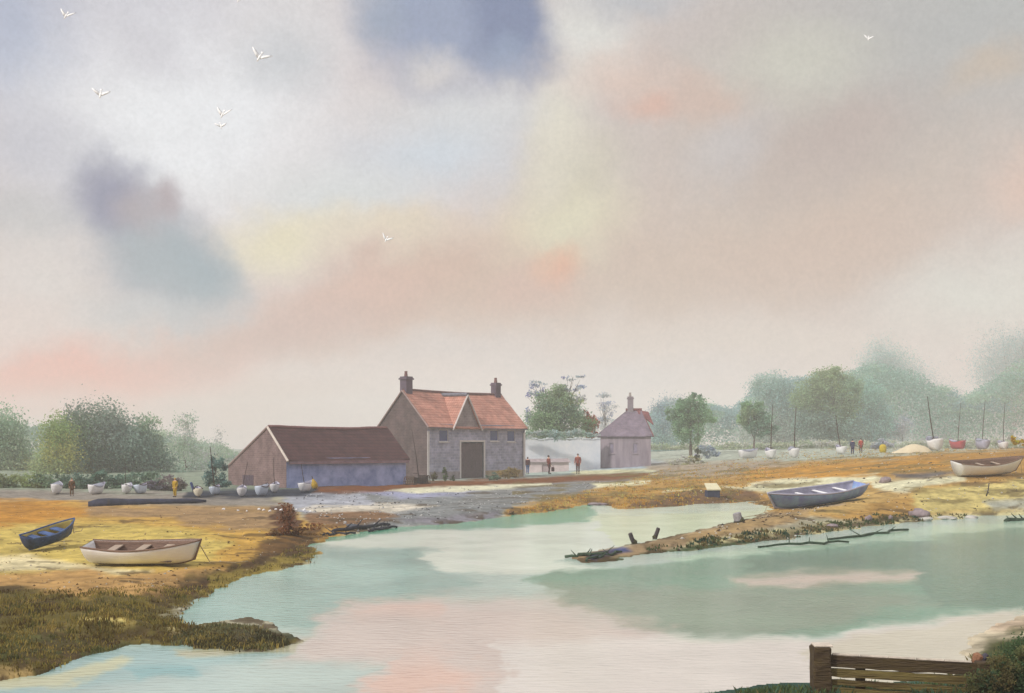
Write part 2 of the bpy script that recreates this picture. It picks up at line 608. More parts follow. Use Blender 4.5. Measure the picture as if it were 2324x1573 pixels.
LAND = [
    # far fields
    ([(-900, 990), (3200, 990), (3200, 1090), (-900, 1140)], (176, 184, 168), 12, 10),
    ([(-900, 1000), (900, 1000), (900, 1118), (-900, 1135)], (140, 152, 132), 10, 10),
    # left bank
    ([(-900, 1128), (100, 1128), (640, 1150), (690, 1178), (800, 1185), (740, 1255), (560, 1310), (400, 1350), (250, 1365), (-900, 1400)], (200, 156, 66), 10, 12),
    ([(-900, 1140), (120, 1138), (230, 1160), (190, 1172), (60, 1190), (-900, 1230)], (194, 136, 42), 10, 14),
    ([(190, 1140), (420, 1146), (640, 1152), (668, 1200), (520, 1205), (360, 1176), (210, 1172)], (166, 134, 92), 12, 14),
    ([(-900, 1208), (0, 1196), (230, 1186), (400, 1196), (520, 1224), (500, 1260), (450, 1292), (240, 1304), (-900, 1330)], (210, 184, 92), 14, 10),
    ([(-900, 1262), (60, 1260), (190, 1282), (300, 1292), (352, 1296), (270, 1306), (150, 1292), (-900, 1316)], (228, 212, 164), 7, 6),
    ([(-900, 1310), (0, 1302), (200, 1292), (270, 1310), (360, 1296), (520, 1290), (420, 1338), (270, 1365), (60, 1345), (-900, 1380)], (192, 150, 88), 7, 10),
    ([(540, 1285), (720, 1200), (830, 1188), (750, 1250), (600, 1300)], (190, 146, 66), 10, 12),
    ([(-900, 1352), (40, 1338), (170, 1355), (215, 1340), (300, 1362), (420, 1325), (560, 1272), (690, 1226), (760, 1235), (600, 1310), (470, 1345), (400, 1395), (470, 1420), (700, 1440), (660, 1475), (400, 1480), (200, 1500), (90, 1600), (-900, 1640)], (104, 92, 44), 9, 20),
    ([(320, 1350), (450, 1318), (600, 1256), (705, 1220), (725, 1236), (600, 1290), (450, 1345)], (92, 68, 42), 7, 14),
    ([(-900, 1395), (0, 1382), (130, 1372), (170, 1382), (0, 1404), (-900, 1420)], (70, 54, 34), 5, 8),
    ([(470, 1310), (560, 1290), (650, 1268), (725, 1250), (700, 1285), (560, 1318), (470, 1360)], (148, 128, 54), 7, 12),
    ([(20, 1432), (190, 1412), (200, 1440), (60, 1470)], (136, 122, 66), 8, 16),
    ([(220, 1398), (320, 1400), (300, 1425), (230, 1430)], (146, 128, 68), 7, 14),
    ([(185, 1402), (282, 1404), (280, 1412), (190, 1412)], (208, 188, 110), 4, 6),
    ([(385, 1420), (416, 1418), (416, 1440), (390, 1440)], (200, 184, 122), 4, 4),
    ([(-900, 1455), (120, 1440), (330, 1462), (200, 1490), (-900, 1520)], (92, 92, 50), 8, 14),
    ([(-900, 1525), (70, 1510), (70, 1545), (-900, 1560)], (178, 150, 92), 6, 8),
    ([(75, 1515), (170, 1508), (160, 1545), (95, 1550)], (84, 70, 38), 6, 8),
    ([(390, 1445), (560, 1420), (700, 1440), (560, 1480)], (84, 86, 62), 8, 8),
    ([(625, 1140), (668, 1146), (680, 1196), (640, 1225), (610, 1190)], (98, 66, 44), 8, 10),
    ([(560, 1252), (640, 1215), (720, 1195), (780, 1182), (720, 1222), (620, 1262)], (118, 86, 46), 9, 14),
    ([(-900, 1108), (600, 1118), (640, 1150), (400, 1146), (190, 1136), (-900, 1130)], (146, 138, 128), 6, 8),
    # mud in the middle
    ([(640, 1116), (760, 1112), (1100, 1096), (1460, 1080), (1480, 1105), (1340, 1112), (1150, 1152), (1140, 1176), (960, 1196), (790, 1202), (760, 1186), (690, 1172)], (136, 138, 138), 7, 9),
    ([(640, 1118), (830, 1118), (850, 1146), (690, 1165), (668, 1146)], (172, 174, 184), 8, 10),
    ([(820, 1112), (1060, 1104), (1120, 1116), (900, 1132)], (160, 162, 190), 7, 9),
    ([(1090, 1106), (1430, 1082), (1430, 1104), (1330, 1106), (1180, 1140), (1020, 1150)], (138, 138, 136), 7, 9),
    ([(690, 1154), (870, 1140), (1000, 1150), (880, 1164), (720, 1166)], (216, 206, 188), 4, 8),
    ([(700, 1166), (860, 1160), (900, 1178), (760, 1196), (690, 1186)], (142, 108, 76), 6, 10),
    ([(900, 1182), (1040, 1170), (1130, 1162), (1130, 1176), (1000, 1192)], (136, 132, 140), 5, 8),
    # quay bank and the strip in front of the farm
    ([(905, 1048), (1480, 1040), (1480, 1078), (1200, 1090), (905, 1100)], (172, 186, 176), 6, 6),
    ([(1180, 1048), (1480, 1045), (1560, 1056), (1480, 1070), (1180, 1066)], (166, 184, 198), 5, 6),
    ([(420, 1116), (640, 1106), (770, 1104), (770, 1120), (600, 1132), (420, 1130)], (52, 58, 72), 5, 7),
    ([(715, 1104), (900, 1096), (1150, 1086), (1300, 1078), (1472, 1071), (1475, 1084), (1330, 1093), (1100, 1102), (900, 1114), (715, 1120)], (124, 72, 28), 4, 5),
    ([(880, 1112), (960, 1108), (1110, 1100), (1250, 1096), (1250, 1101), (1060, 1116), (960, 1118)], (226, 222, 190), 3, 5),
    ([(1300, 1070), (1480, 1062), (1490, 1069), (1300, 1078)], (216, 212, 168), 4, 5),
    # right bank
    ([(1150, 1152), (1330, 1112), (1500, 1074), (1700, 1056), (1900, 1044), (2323, 1016), (3200, 1000), (3200, 1200), (2323, 1172), (2060, 1190), (1700, 1160), (1420, 1170), (1150, 1176)], (184, 142, 70), 6, 9),
    ([(1470, 1050), (1760, 1046), (1800, 1060), (1640, 1082), (1500, 1090)], (168, 152, 130), 8, 10),
    ([(1690, 1066), (1900, 1052), (2140, 1036), (2150, 1066), (1950, 1080), (1720, 1100)], (198, 142, 44), 7, 12),
    ([(2100, 1036), (2330, 1018), (3200, 1000), (3200, 1040), (2330, 1048), (2200, 1060)], (180, 132, 52), 7, 10),
    ([(1440, 1140), (1520, 1122), (1640, 1116), (1700, 1110), (1740, 1128), (1560, 1150), (1440, 1156)], (120, 90, 62), 6, 10),
    ([(1640, 1104), (1730, 1092), (1830, 1088), (1990, 1076), (2010, 1084), (1900, 1104), (1760, 1116)], (226, 222, 184), 5, 8),
    ([(1980, 1090), (2180, 1080), (2190, 1090), (2060, 1114), (1980, 1112)], (228, 222, 184), 5, 8),
    ([(1340, 1098), (1470, 1090), (1480, 1098), (1350, 1108)], (226, 220, 180), 3, 5),
    ([(1500, 1112), (1560, 1108), (1570, 1114), (1500, 1118)], (222, 212, 166), 3, 4),
    ([(2030, 1075), (2130, 1068), (2190, 1072), (2100, 1086), (2030, 1084)], (108, 100, 96), 4, 6),
    ([(2060, 1120), (2323, 1088), (3200, 1060), (3200, 1140), (2323, 1160), (2100, 1166)], (214, 194, 118), 9, 10),
    ([(1800, 1132), (2010, 1110), (2060, 1124), (1930, 1160), (1800, 1182)], (196, 160, 92), 8, 12),
    ([(1780, 1126), (1900, 1118), (1960, 1112), (1940, 1136), (1800, 1158)], (158, 146, 134), 7, 10),
    ([(1260, 1270), (1420, 1236), (1560, 1206), (1680, 1180), (1760, 1162), (1840, 1158), (1820, 1182), (1640, 1222), (1500, 1252), (1340, 1280)], (166, 140, 104), 6, 7),
    ([(1560, 1212), (1700, 1182), (1840, 1160), (1840, 1176), (1700, 1204), (1560, 1232)], (176, 146, 98), 6, 8),
    ([(1330, 1262), (1405, 1240), (1430, 1248), (1350, 1274)], (72, 82, 128), 4, 4),
    ([(1560, 1232), (1700, 1212), (1860, 1190), (2060, 1172), (2330, 1160), (2330, 1176), (2060, 1192), (1860, 1214), (1700, 1236), (1560, 1252)], (206, 196, 144), 5, 8),
    ([(1840, 1196), (1960, 1180), (2060, 1166), (2050, 1178), (1900, 1200)], (110, 96, 70), 4, 10),
    ([(1480, 1248), (1600, 1238), (1760, 1220), (1760, 1230), (1600, 1250), (1400, 1276), (1330, 1280)], (70, 84, 52), 4, 10),
    ([(2230, 1140), (2340, 1128), (2340, 1160), (2250, 1156)], (176, 176, 158), 8, 8),
    # near right turf and its sand
    ([(2100, 1400), (3300, 1340), (3300, 1600), (2100, 1600)], (206, 192, 164), 6, 6),
    ([(2190, 1408), (3300, 1360), (3300, 1440), (2260, 1436)], (212, 188, 160), 14, 10),
    ([(2215, 1470), (2290, 1448), (2340, 1420), (3300, 1400), (3300, 1700), (2170, 1700)], (86, 88, 50), 16, 16),
    ([(2300, 1450), (3300, 1420), (3300, 1700), (2270, 1700), (2270, 1520)], (52, 70, 42), 16, 16),
    ([(1500, 1548), (2200, 1540), (2200, 1800), (1300, 1800)], (62, 92, 80), 6, 8),
    ([(-900, 1640), (1500, 1640), (1500, 4000), (-900, 4000)], (92, 96, 60), 20, 10),
]


def fan_grid(ds, ts):
    D, T = np.meshgrid(ds, ts, indexing='ij')
    x, y = (D * T).ravel(), D.ravel()
    nr, nc = len(ds), len(ts)
    i = np.arange(nr * nc).reshape(nr, nc)
    q = np.stack([i[:-1, :-1], i[:-1, 1:], i[1:, 1:], i[1:, :-1]], axis=-1).reshape(-1, 4)
    return x, y, q


pys = np.concatenate([np.linspace(4200, 1720, 60), np.linspace(1716, 1240, 210), np.linspace(1238, 1022, 210), [1021, 1020]])
ds = CAMZ * F / (pys - HY)
ts = np.concatenate([np.linspace(-1.15, -0.51, 50), np.linspace(-0.5, 0.5, 800), np.linspace(0.51, 1.15, 50)])
gx, gy, gq = fan_grid(ds, ts)
gzv = ground_np(gx, gy)
gpx = CX + F * gx / gy
gpy = HY + F * (CAMZ - np.maximum(gzv, 0)) / gy
gcol = colour_zones(gpx, gpy, gx, gy, (182, 176, 150), LAND, 1.6)
# sodden edge along the water line, drifts of shell and darker weed
gd = shore_d(gx, gy)
blot = fbm(gx * 1.3, gy * 1.3, 5, 33.0)
gcol *= (1 + 0.5 * np.clip(blot, -.5, .5))[:, None]
wrack = sstep(1.7, .15, gd) * sstep(-.08, .16, fbm(gx / gy * 60, np.log(gy) * 34, 5, 91.0)) * (gd > -.3) * (gx > -60)
wrack = np.maximum(wrack, .8 * sstep(.28, .4, fbm(gx / gy * 26, np.log(gy) * 40, 5, 47.0)) * (gd > .3) * (gd < 14) * (gy < 90))
wrack = wrack * (1 - (gy < 24) * (gx > 0))
olive = (.75 * sstep(.06, .34, fbm(gx / gy * 30, np.log(gy) * 26, 5, 77.0)) * (gx > 0) * (gy < 130) * sstep(.5, 3, gd))[:, None]
gcol = gcol * (1 - olive) + olive * np.array(lin((124, 108, 58)))
gcol = gcol * (1 - .85 * wrack[:, None]) + .85 * wrack[:, None] * np.array(lin((84, 66, 42)))
gcol = gcol * .93 + gcol.mean(1, keepdims=True) * .07
gcol = np.clip(gcol / 1.3, 0.008, 0.72)


def ground_material(name, fine, bump, rough, spec):
    m = bpy.data.materials.new(name)
    m.use_nodes = True
    nt = m.node_tree
    b = nt.nodes['Principled BSDF']
    b.inputs['Roughness'].default_value = rough
    b.inputs['Specular IOR Level'].default_value = spec
    a = nt.nodes.new('ShaderNodeAttribute')
    a.attribute_name = 'tint'
    t = nt.nodes.new('ShaderNodeTexCoord')
    n = nt.nodes.new('ShaderNodeTexNoise')
    n.inputs['Scale'].default_value = fine
    n.inputs['Detail'].default_value = 7
    n.inputs['Roughness'].default_value = 0.7
    nt.links.new(t.outputs['Object'], n.inputs['Vector'])
    mr = nt.nodes.new('ShaderNodeMapRange')
    mr.inputs['From Min'].default_value = 0.25
    mr.inputs['From Max'].default_value = 0.75
    mr.inputs['To Min'].default_value = 0.62
    mr.inputs['To Max'].default_value = 1.32
    nt.links.new(n.outputs['Fac'], mr.inputs['Value'])
    v = nt.nodes.new('ShaderNodeVectorMath')
    v.operation = 'MULTIPLY'
    nt.links.new(a.outputs['Color'], v.inputs[0])
    nt.links.new(mr.outputs[0], v.inputs[1])
    nt.links.new(v.outputs[0], b.inputs['Base Color'])
    bp = nt.nodes.new('ShaderNodeBump')
    bp.inputs['Strength'].default_value = bump
    bp.inputs['Distance'].default_value = 0.08
    nt.links.new(n.outputs['Fac'], bp.inputs['Height'])
    nt.links.new(bp.outputs[0], b.inputs['Normal'])
    return m


ground = obj('ground', mesh_np('ground', np.stack([gx, gy, gzv], 1), gq, gcol), ground_material('marsh_ground', 3.2, 0.5, 0.95, 0.1), smooth=True)
tag(ground, 'ochre sand, grey mud and weedy turf banks of the creek', None, None, 'structure')

# ------------------------------------------------------------------ water over pale and weedy bottoms, the sky's pink reflection painted in
WATER = [
    ([(600, 1160), (1150, 1160), (1360, 1140), (1360, 1182), (1150, 1196), (940, 1204), (740, 1236), (690, 1240)], (138, 186, 166), 5, 8),
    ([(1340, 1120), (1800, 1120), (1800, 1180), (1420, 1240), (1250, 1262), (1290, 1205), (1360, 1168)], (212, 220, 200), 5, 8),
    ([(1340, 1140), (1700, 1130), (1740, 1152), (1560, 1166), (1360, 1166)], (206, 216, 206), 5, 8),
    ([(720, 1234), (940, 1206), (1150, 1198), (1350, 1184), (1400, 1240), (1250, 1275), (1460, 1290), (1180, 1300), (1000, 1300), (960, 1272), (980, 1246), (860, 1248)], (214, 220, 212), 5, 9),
    ([(380, 1420), (480, 1330), (700, 1250), (860, 1246), (1000, 1248), (960, 1268), (1010, 1300), (1100, 1322), (960, 1352), (760, 1390), (700, 1430), (500, 1415)], (166, 189, 183), 10, 10),
    ([(640, 1262), (800, 1262), (980, 1300), (800, 1330), (600, 1310)], (176, 198, 192), 12, 12),
    ([(1180, 1316), (1240, 1294), (1480, 1282), (1700, 1258), (1900, 1234), (2330, 1180), (3300, 1150), (3300, 1420), (2300, 1400), (2000, 1420), (1800, 1446), (1500, 1420), (1300, 1346)], (132, 169, 153), 6, 10),
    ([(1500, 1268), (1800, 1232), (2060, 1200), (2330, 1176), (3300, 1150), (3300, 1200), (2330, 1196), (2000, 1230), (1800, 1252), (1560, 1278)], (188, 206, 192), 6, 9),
    ([(1700, 1272), (2000, 1246), (2330, 1210), (3300, 1190), (3300, 1390), (2300, 1388), (2100, 1380), (2060, 1300), (1700, 1296)], (104, 150, 134), 14, 12),
    ([(1640, 1312), (1800, 1302), (2080, 1292), (2090, 1316), (1900, 1330), (1700, 1336)], (204, 190, 178), 16, 12),  # band of pink sky reflection put into the water colour
    ([(1240, 1326), (1640, 1336), (2000, 1340), (2100, 1372), (1900, 1420), (1750, 1446), (1480, 1446), (1300, 1400)], (152, 168, 154), 18, 14),
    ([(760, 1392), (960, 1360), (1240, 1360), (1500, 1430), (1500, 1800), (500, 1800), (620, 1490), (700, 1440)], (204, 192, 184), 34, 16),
    ([(780, 1376), (900, 1362), (1010, 1366), (1000, 1390), (820, 1398)], (212, 188, 176), 26, 12),  # this patch and the next: salmon sky glow painted on the water
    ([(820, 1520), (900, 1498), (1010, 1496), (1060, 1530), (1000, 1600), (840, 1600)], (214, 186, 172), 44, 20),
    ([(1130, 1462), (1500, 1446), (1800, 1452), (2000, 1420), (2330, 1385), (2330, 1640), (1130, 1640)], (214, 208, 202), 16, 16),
    ([(1840, 1456), (2330, 1390), (2330, 1640), (1840, 1640)], (206, 200, 184), 10, 12),
    ([(-900, 1480), (300, 1470), (640, 1462), (640, 1490), (420, 1540), (500, 1640), (-900, 1640)], (174, 192, 190), 18, 12),
    ([(60, 1580), (300, 1540), (620, 1500), (900, 1500), (700, 1640), (60, 1640)], (186, 196, 192), 24, 16),
    ([(280, 1516), (420, 1508), (460, 1530), (300, 1540)], (160, 188, 188), 8, 8),
    ([(-900, 1545), (120, 1530), (260, 1492), (300, 1500), (140, 1560), (-900, 1572)], (200, 200, 178), 8, 10),
    ([(390, 1476), (640, 1462), (700, 1450), (660, 1480), (420, 1490)], (190, 188, 168), 6, 8),
]
wys = np.concatenate([np.linspace(1900, 1300, 240), np.linspace(1298, 1118, 200)])
wts = np.concatenate([np.linspace(-1.0, -0.5, 30), np.linspace(-0.49, 0.5, 560), np.linspace(0.51, 1.0, 30)])
wx, wy, wq = fan_grid(CAMZ * F / (wys - HY), wts)
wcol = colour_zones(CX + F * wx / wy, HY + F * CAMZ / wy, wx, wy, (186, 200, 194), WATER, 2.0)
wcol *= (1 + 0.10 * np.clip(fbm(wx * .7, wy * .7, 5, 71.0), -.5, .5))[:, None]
warm = sstep(0.0, 0.04, wcol[:, 0] - wcol[:, 1])[:, None]       # sandy shallows and painted pink sky reflection against green channel
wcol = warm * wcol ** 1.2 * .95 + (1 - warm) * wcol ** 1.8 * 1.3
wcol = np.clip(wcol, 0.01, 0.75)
wm = bpy.data.materials.new('creek_water')
wm.use_nodes = True
nt = wm.node_tree
b = nt.nodes['Principled BSDF']
b.inputs['Roughness'].default_value = 0.12
b.inputs['Specular IOR Level'].default_value = 0.42
b.inputs['IOR'].default_value = 1.33
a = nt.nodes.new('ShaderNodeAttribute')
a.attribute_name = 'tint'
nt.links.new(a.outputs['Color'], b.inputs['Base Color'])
t = nt.nodes.new('ShaderNodeTexCoord')
mp = nt.nodes.new('ShaderNodeMapping')
mp.inputs['Scale'].default_value = (0.8, 2.2, 1)
nt.links.new(t.outputs['Object'], mp.inputs['Vector'])
n = nt.nodes.new('ShaderNodeTexNoise')
n.inputs['Scale'].default_value = 3.4
n.inputs['Detail'].default_value = 5
nt.links.new(mp.outputs[0], n.inputs['Vector'])
bp = nt.nodes.new('ShaderNodeBump')
bp.inputs['Strength'].default_value = 0.3
bp.inputs['Distance'].default_value = 0.05
nt.links.new(n.outputs['Fac'], bp.inputs['Height'])
nt.links.new(bp.outputs[0], b.inputs['Normal'])
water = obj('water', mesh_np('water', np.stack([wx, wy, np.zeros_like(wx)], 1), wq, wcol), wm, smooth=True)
tag(water, 'still teal and pink creek water at low tide', None, None, 'structure')

# ------------------------------------------------------------------ trees
def leaf_material():
    m = bpy.data.materials.new('foliage')
    m.use_nodes = True
    nt = m.node_tree
    b = nt.nodes['Principled BSDF']
    b.inputs['Roughness'].default_value = 0.8
    b.inputs['Specular IOR Level'].default_value = 0.15
    a = nt.nodes.new('ShaderNodeAttribute')
    a.attribute_name = 'tint'
    nt.links.new(a.outputs['Color'], b.inputs['Base Color'])
    tr = nt.nodes.new('ShaderNodeBsdfTranslucent')
    nt.links.new(a.outputs['Color'], tr.inputs['Color'])
    mx = nt.nodes.new('ShaderNodeMixShader')
    mx.inputs[0].default_value = 0.5
    nt.links.new(b.outputs[0], mx.inputs[1])
    nt.links.new(tr.outputs[0], mx.inputs[2])
    nt.links.new(mx.outputs[0], nt.nodes['Material Output'].inputs['Surface'])
    return m


LEAF = leaf_material()
BARK = mat('bark', (96, 84, 74), .95, .2, 6, .4, 20)


def leaf_quads(cen, size, col, flat=0.0):
    n = len(cen)
    u = RNG.normal(size=(n, 3))
    u /= np.linalg.norm(u, axis=1)[:, None]
    v = RNG.normal(size=(n, 3))
    v -= (v * u).sum(1)[:, None] * u
    v /= np.linalg.norm(v, axis=1)[:, None]
    s = size * RNG.uniform(.55, 1.3, n)[:, None]
    u, v = u * s * .62, v * s * .42
    co = np.stack([cen - u, cen + v * .9 - u * .1, cen + u, cen - v * .9 + u * .15], 1).reshape(-1, 3)
    return co, np.arange(4 * n).reshape(n, 4), np.repeat(col, 4, axis=0)


def tree(name, label, px, D, lobes, leaf, cover=2.2, fuzz=0.16, cat='tree', group=None, trunk=True, zbase=None):
    """lobes: (px, py, rx, ry, colour[, share]) as seen from the survey point; leaves fill each lobe's volume"""
    leaf = leaf * .66
    cover = cover * (1.15 if D < 270 else 1.8)
    p = on(px, D)
    if zbase is not None:
        p.z = zbase
    root = thing(name, label, cat, p, (0, 0, 0), group)
    k = D / F
    C, CO = [], []
    tops = []
    for lb in lobes:
        lx, ly, rx, ry, colr = lb[:5]
        sh = lb[5] if len(lb) > 5 else 1.0
        c = np.array([(lx - CX) * k - p.x, 0.0, CAMZ - (ly - HY) * k - p.z])
        r = np.array([rx * k, min(rx, ry * 1.2) * k * .8, ry * k])
        c[1] += RNG.uniform(-.35, .35) * r[1]
        tops.append((c, r))
        n = int(cover * sh * math.pi * r[0] * r[2] / (0.26 * leaf * leaf)) + 6
        # clumps first, leaves about each clump
        ncl = max(5, n // 26)
        ncl = max(8, n // 60)
        d = RNG.normal(size=(ncl, 3))
        d /= np.linalg.norm(d, axis=1)[:, None]
        rad = RNG.random(ncl) ** (1 / 2.4)
        cl = c + d * rad[:, None] * r
        cb = np.array(lin(colr)) * 1.45
        cc = cb * RNG.uniform(.72, 1.3, ncl)[:, None] * RNG.uniform(.94, 1.06, (ncl, 3))
        idx = RNG.integers(0, ncl, n)
        q = cl[idx] + RNG.normal(size=(n, 3)) * r * fuzz
        q[:, 2] = np.maximum(q[:, 2], 0.03)
        C.append(q)
        CO.append(cc[idx] * RNG.uniform(.85, 1.15, n)[:, None])
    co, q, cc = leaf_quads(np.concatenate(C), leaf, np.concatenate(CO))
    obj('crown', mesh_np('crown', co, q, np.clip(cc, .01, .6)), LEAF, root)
    if trunk:
        bm = bmesh.new()
        big = max(tops, key=lambda t: t[1][0] * t[1][2])
        top = Vector(big[0])
        h = max(1.2, top.z)
        base_r = max(.09, h * .032)
        mid = Vector((top.x * .25, 0, h * .45))
        add_tube(bm, [(0, 0, -.3), mid * .5, mid, top], [base_r * 1.25, base_r, base_r * .75, base_r * .2], 8)
        for c, r in tops:
            e = Vector(c) + Vector((0, 0, r[2] * .4))
            st = mid * random.uniform(.7, 1.2)
            if e.z < st.z + .2:
                continue
            add_tube(bm, [st, (st + e) * .5 + Vector((random.uniform(-.3, .3), 0, .1)), e], [base_r * .5, base_r * .33, base_r * .1], 6)
            for _ in range(3):
                f = Vector(c) + Vector([random.uniform(-.7, .7) * r[j] for j in range(3)])
                add_tube(bm, [(st + e) * .5, f], [base_r * .25, base_r * .06], 5)
        obj('trunk', bm, BARK, root)
    return root


G1 = 'trees behind the left shore'  # leaf colours paled to stand in for haze
tree('broadleaf_tree', 'grey-green tree cut off by the left edge of the picture', 20, 150,
     [(-10, 985, 62, 62, (141, 164, 140)), (30, 1010, 44, 60, (132, 155, 129)), (20, 1060, 70, 48, (136, 154, 124)), (-60, 1000, 60, 70, (137, 161, 136)), (60, 1070, 40, 36, (155, 161, 112), .6)], .42, 2.2, .26, group=G1)
tree('broadleaf_tree', 'biggest dark grey-green tree of the left shore, broad rounded crown', 210, 138,
     [(215, 965, 62, 55, (115, 131, 119)), (260, 995, 66, 48, (122, 136, 129)), (190, 1000, 56, 56, (101, 121, 95)), (235, 1050, 90, 48, (101, 126, 112)), (300, 1020, 50, 56, (115, 136, 126)), (180, 1065, 52, 44, (110, 123, 86))], .4, 2.6, .23, group=G1)
tree('broadleaf_tree', 'yellow-green tree in front of the biggest dark tree on the left', 130, 132,
     [(130, 985, 40, 42, (130, 148, 97)), (140, 1030, 40, 50, (155, 157, 95)), (120, 1075, 50, 36, (142, 155, 114)), (95, 1050, 30, 40, (141, 159, 121), .7)], .36, 2.2, .26, group=G1)
tree('broadleaf_tree', 'slim green tree with hooked top right of the biggest left tree', 335, 140,
     [(330, 965, 30, 26, (129, 150, 124), .7), (336, 1005, 34, 40, (125, 143, 126)), (320, 1050, 50, 50, (103, 130, 119)), (360, 1070, 44, 40, (120, 143, 129))], .36, 2.2, .26, group=G1)
tree('broadleaf_tree', 'pale thin misty tree midway between dark trees and barn', 420, 150,
     [(422, 970, 26, 34, (163, 179, 160), .5), (415, 1020, 34, 44, (163, 181, 160), .6), (430, 1070, 50, 40, (155, 176, 157), .7)], .36, 1.4, .25, group=G1)
tree('broadleaf_tree', 'very pale loose sapling just left of the barn', 490, 160,
     [(470, 1040, 40, 40, (167, 183, 167), .55), (500, 1030, 26, 46, (167, 183, 159), .4), (470, 1080, 50, 28, (148, 173, 160), .8)], .36, 1.3, .26, group=G1)
tree('bush', 'blue-green pointed bush beside the brown gable of the barn', 494, 88,
     [(494, 1062, 18, 30, (104, 130, 126)), (486, 1090, 28, 22, (96, 122, 120)), (505, 1098, 18, 16, (90, 116, 116))], .26, 2.4, .14, 'bush', trunk=True)
tree('bush', 'mauve-brown low bush behind the mustard-coated figure', 385, 84,
     [(385, 1098, 46, 18, (112, 104, 104)), (360, 1104, 30, 14, (96, 92, 104)), (412, 1106, 24, 12, (110, 108, 106))], .24, 2.4, .14, 'bush', trunk=False)
tree('hedge', 'long low green hedge running along the foot of the left trees', 130, 88,
     [(px_, 1094 + 3 * math.sin(px_ * .05), 44, 20, c_) for px_, c_ in zip(range(-60, 350, 40), [(120, 138, 112), (126, 138, 104), (116, 134, 110), (126, 138, 96), (104, 124, 100), (92, 116, 98), (86, 112, 98), (88, 114, 102), (98, 120, 106), (104, 126, 112), (112, 132, 116)])], .28, 2.2, .15, 'hedge', trunk=False)

G2 = 'trees behind the farm'
tree('broadleaf_tree', 'green round tree with blue-grey outer sprays right of the farmhouse', 1255, 150,
     [(1255, 905, 44, 30, (134, 152, 122)), (1268, 935, 54, 40, (118, 140, 120)), (1240, 955, 50, 34, (124, 146, 112)), (1290, 915, 30, 24, (146, 160, 112), .7), (1270, 985, 76, 22, (146, 166, 136)), (1320, 960, 36, 24, (136, 158, 118)),
      (1212, 895, 22, 20, (142, 150, 190), .35), (1222, 868, 24, 9, (150, 158, 196), .3), (1296, 880, 34, 10, (150, 158, 196), .35), (1300, 858, 26, 8, (152, 160, 200), .3), (1200, 940, 14, 30, (150, 158, 190), .3), (1318, 905, 18, 22, (170, 176, 200), .25)], .36, 2.3, .16, group=G2)
tree('broadleaf_tree', 'faint blue-grey feathery tree left of the grey cottage chimney', 1372, 230,
     [(1368, 905, 26, 14, (158, 166, 202), .45), (1376, 925, 28, 14, (178, 184, 208), .4), (1372, 945, 32, 14, (166, 174, 204), .45), (1374, 975, 34, 22, (180, 188, 208), .5)], .44, 1.5, .2, group=G2)
tree('shrub', 'rust-brown two-lobed shrub above the white wall', 1341, 150,
     [(1331, 945, 11, 16, (172, 98, 76)), (1340, 966, 19, 22, (178, 108, 86)), (1352, 955, 9, 16, (170, 100, 80)), (1340, 985, 14, 14, (168, 98, 76))], .26, 2.6, .12, 'shrub')

G3 = 'misty trees behind the right bank'  # paler leaf colours paint part of the mist into the foliage
tree('broadleaf_tree', 'bright green flat-topped tree right of the grey cottage', 1567, 178,
     [(1565, 930, 44, 32, (108, 138, 106)), (1590, 945, 34, 26, (118, 148, 108)), (1535, 945, 26, 30, (116, 142, 112)), (1562, 975, 36, 36, (112, 142, 108)), (1575, 905, 16, 16, (106, 134, 112))], .42, 2.5, .13, group=G3)
tree('broadleaf_tree', 'blue-grey misty tree half hidden between cottage and bright green tree', 1505, 260,
     [(1500, 950, 34, 42, (130, 150, 158), .8), (1520, 925, 36, 30, (150, 166, 170), .6), (1500, 1000, 44, 36, (128, 156, 152), .9), (1540, 1000, 44, 34, (140, 166, 160), .8)], .5, 1.7, .2, group=G3)
tree('broadleaf_tree', 'round green tree with dark base left of the first tall mast', 1710, 190,
     [(1705, 925, 28, 20, (112, 142, 106)), (1715, 950, 40, 32, (104, 134, 112)), (1730, 970, 34, 24, (102, 128, 112)), (1692, 945, 22, 24, (124, 146, 110))], .44, 2.5, .13, group=G3)
tree('broadleaf_tree', 'pale grey-green spreading tree behind the pair of masts', 1765, 290,
     [(1745, 880, 44, 36, (140, 170, 160), .9), (1790, 910, 54, 46, (124, 154, 150)), (1760, 950, 60, 44, (150, 170, 160), .8), (1810, 975, 50, 40, (140, 160, 150), .9), (1730, 990, 60, 30, (156, 176, 160), .8)], .55, 1.9, .2, group=G3)
tree('broadleaf_tree', 'olive green tree with spiky top, tallest of the green ones on the right', 1885, 235,
     [(1880, 868, 54, 32, (132, 150, 112)), (1840, 900, 46, 40, (126, 146, 112)), (1890, 920, 60, 44, (116, 138, 106)), (1850, 960, 56, 40, (112, 134, 126)), (1905, 970, 50, 44, (120, 142, 134)), (1900, 845, 12, 16, (134, 152, 116), .7), (1930, 880, 28, 30, (128, 152, 128))], .5, 2.3, .16, group=G3)
tree('broadleaf_tree', 'blue-green rounded tree behind the navy and red figures', 1945, 300,
     [(1950, 900, 46, 40, (124, 164, 148)), (1940, 960, 66, 44, (106, 142, 138)), (1985, 960, 40, 50, (122, 160, 150), .9), (1920, 995, 60, 24, (140, 160, 144))], .55, 2.0, .18, group=G3)
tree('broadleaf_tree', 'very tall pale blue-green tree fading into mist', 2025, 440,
     [(2010, 830, 56, 54, (150, 186, 174), .8), (2040, 880, 72, 60, (154, 188, 178), .8), (1990, 870, 44, 56, (138, 178, 164), .8), (2060, 950, 90, 56, (158, 190, 182), .8), (2000, 950, 50, 60, (142, 178, 170), .8)], .65, 1.5, .24, group=G3)
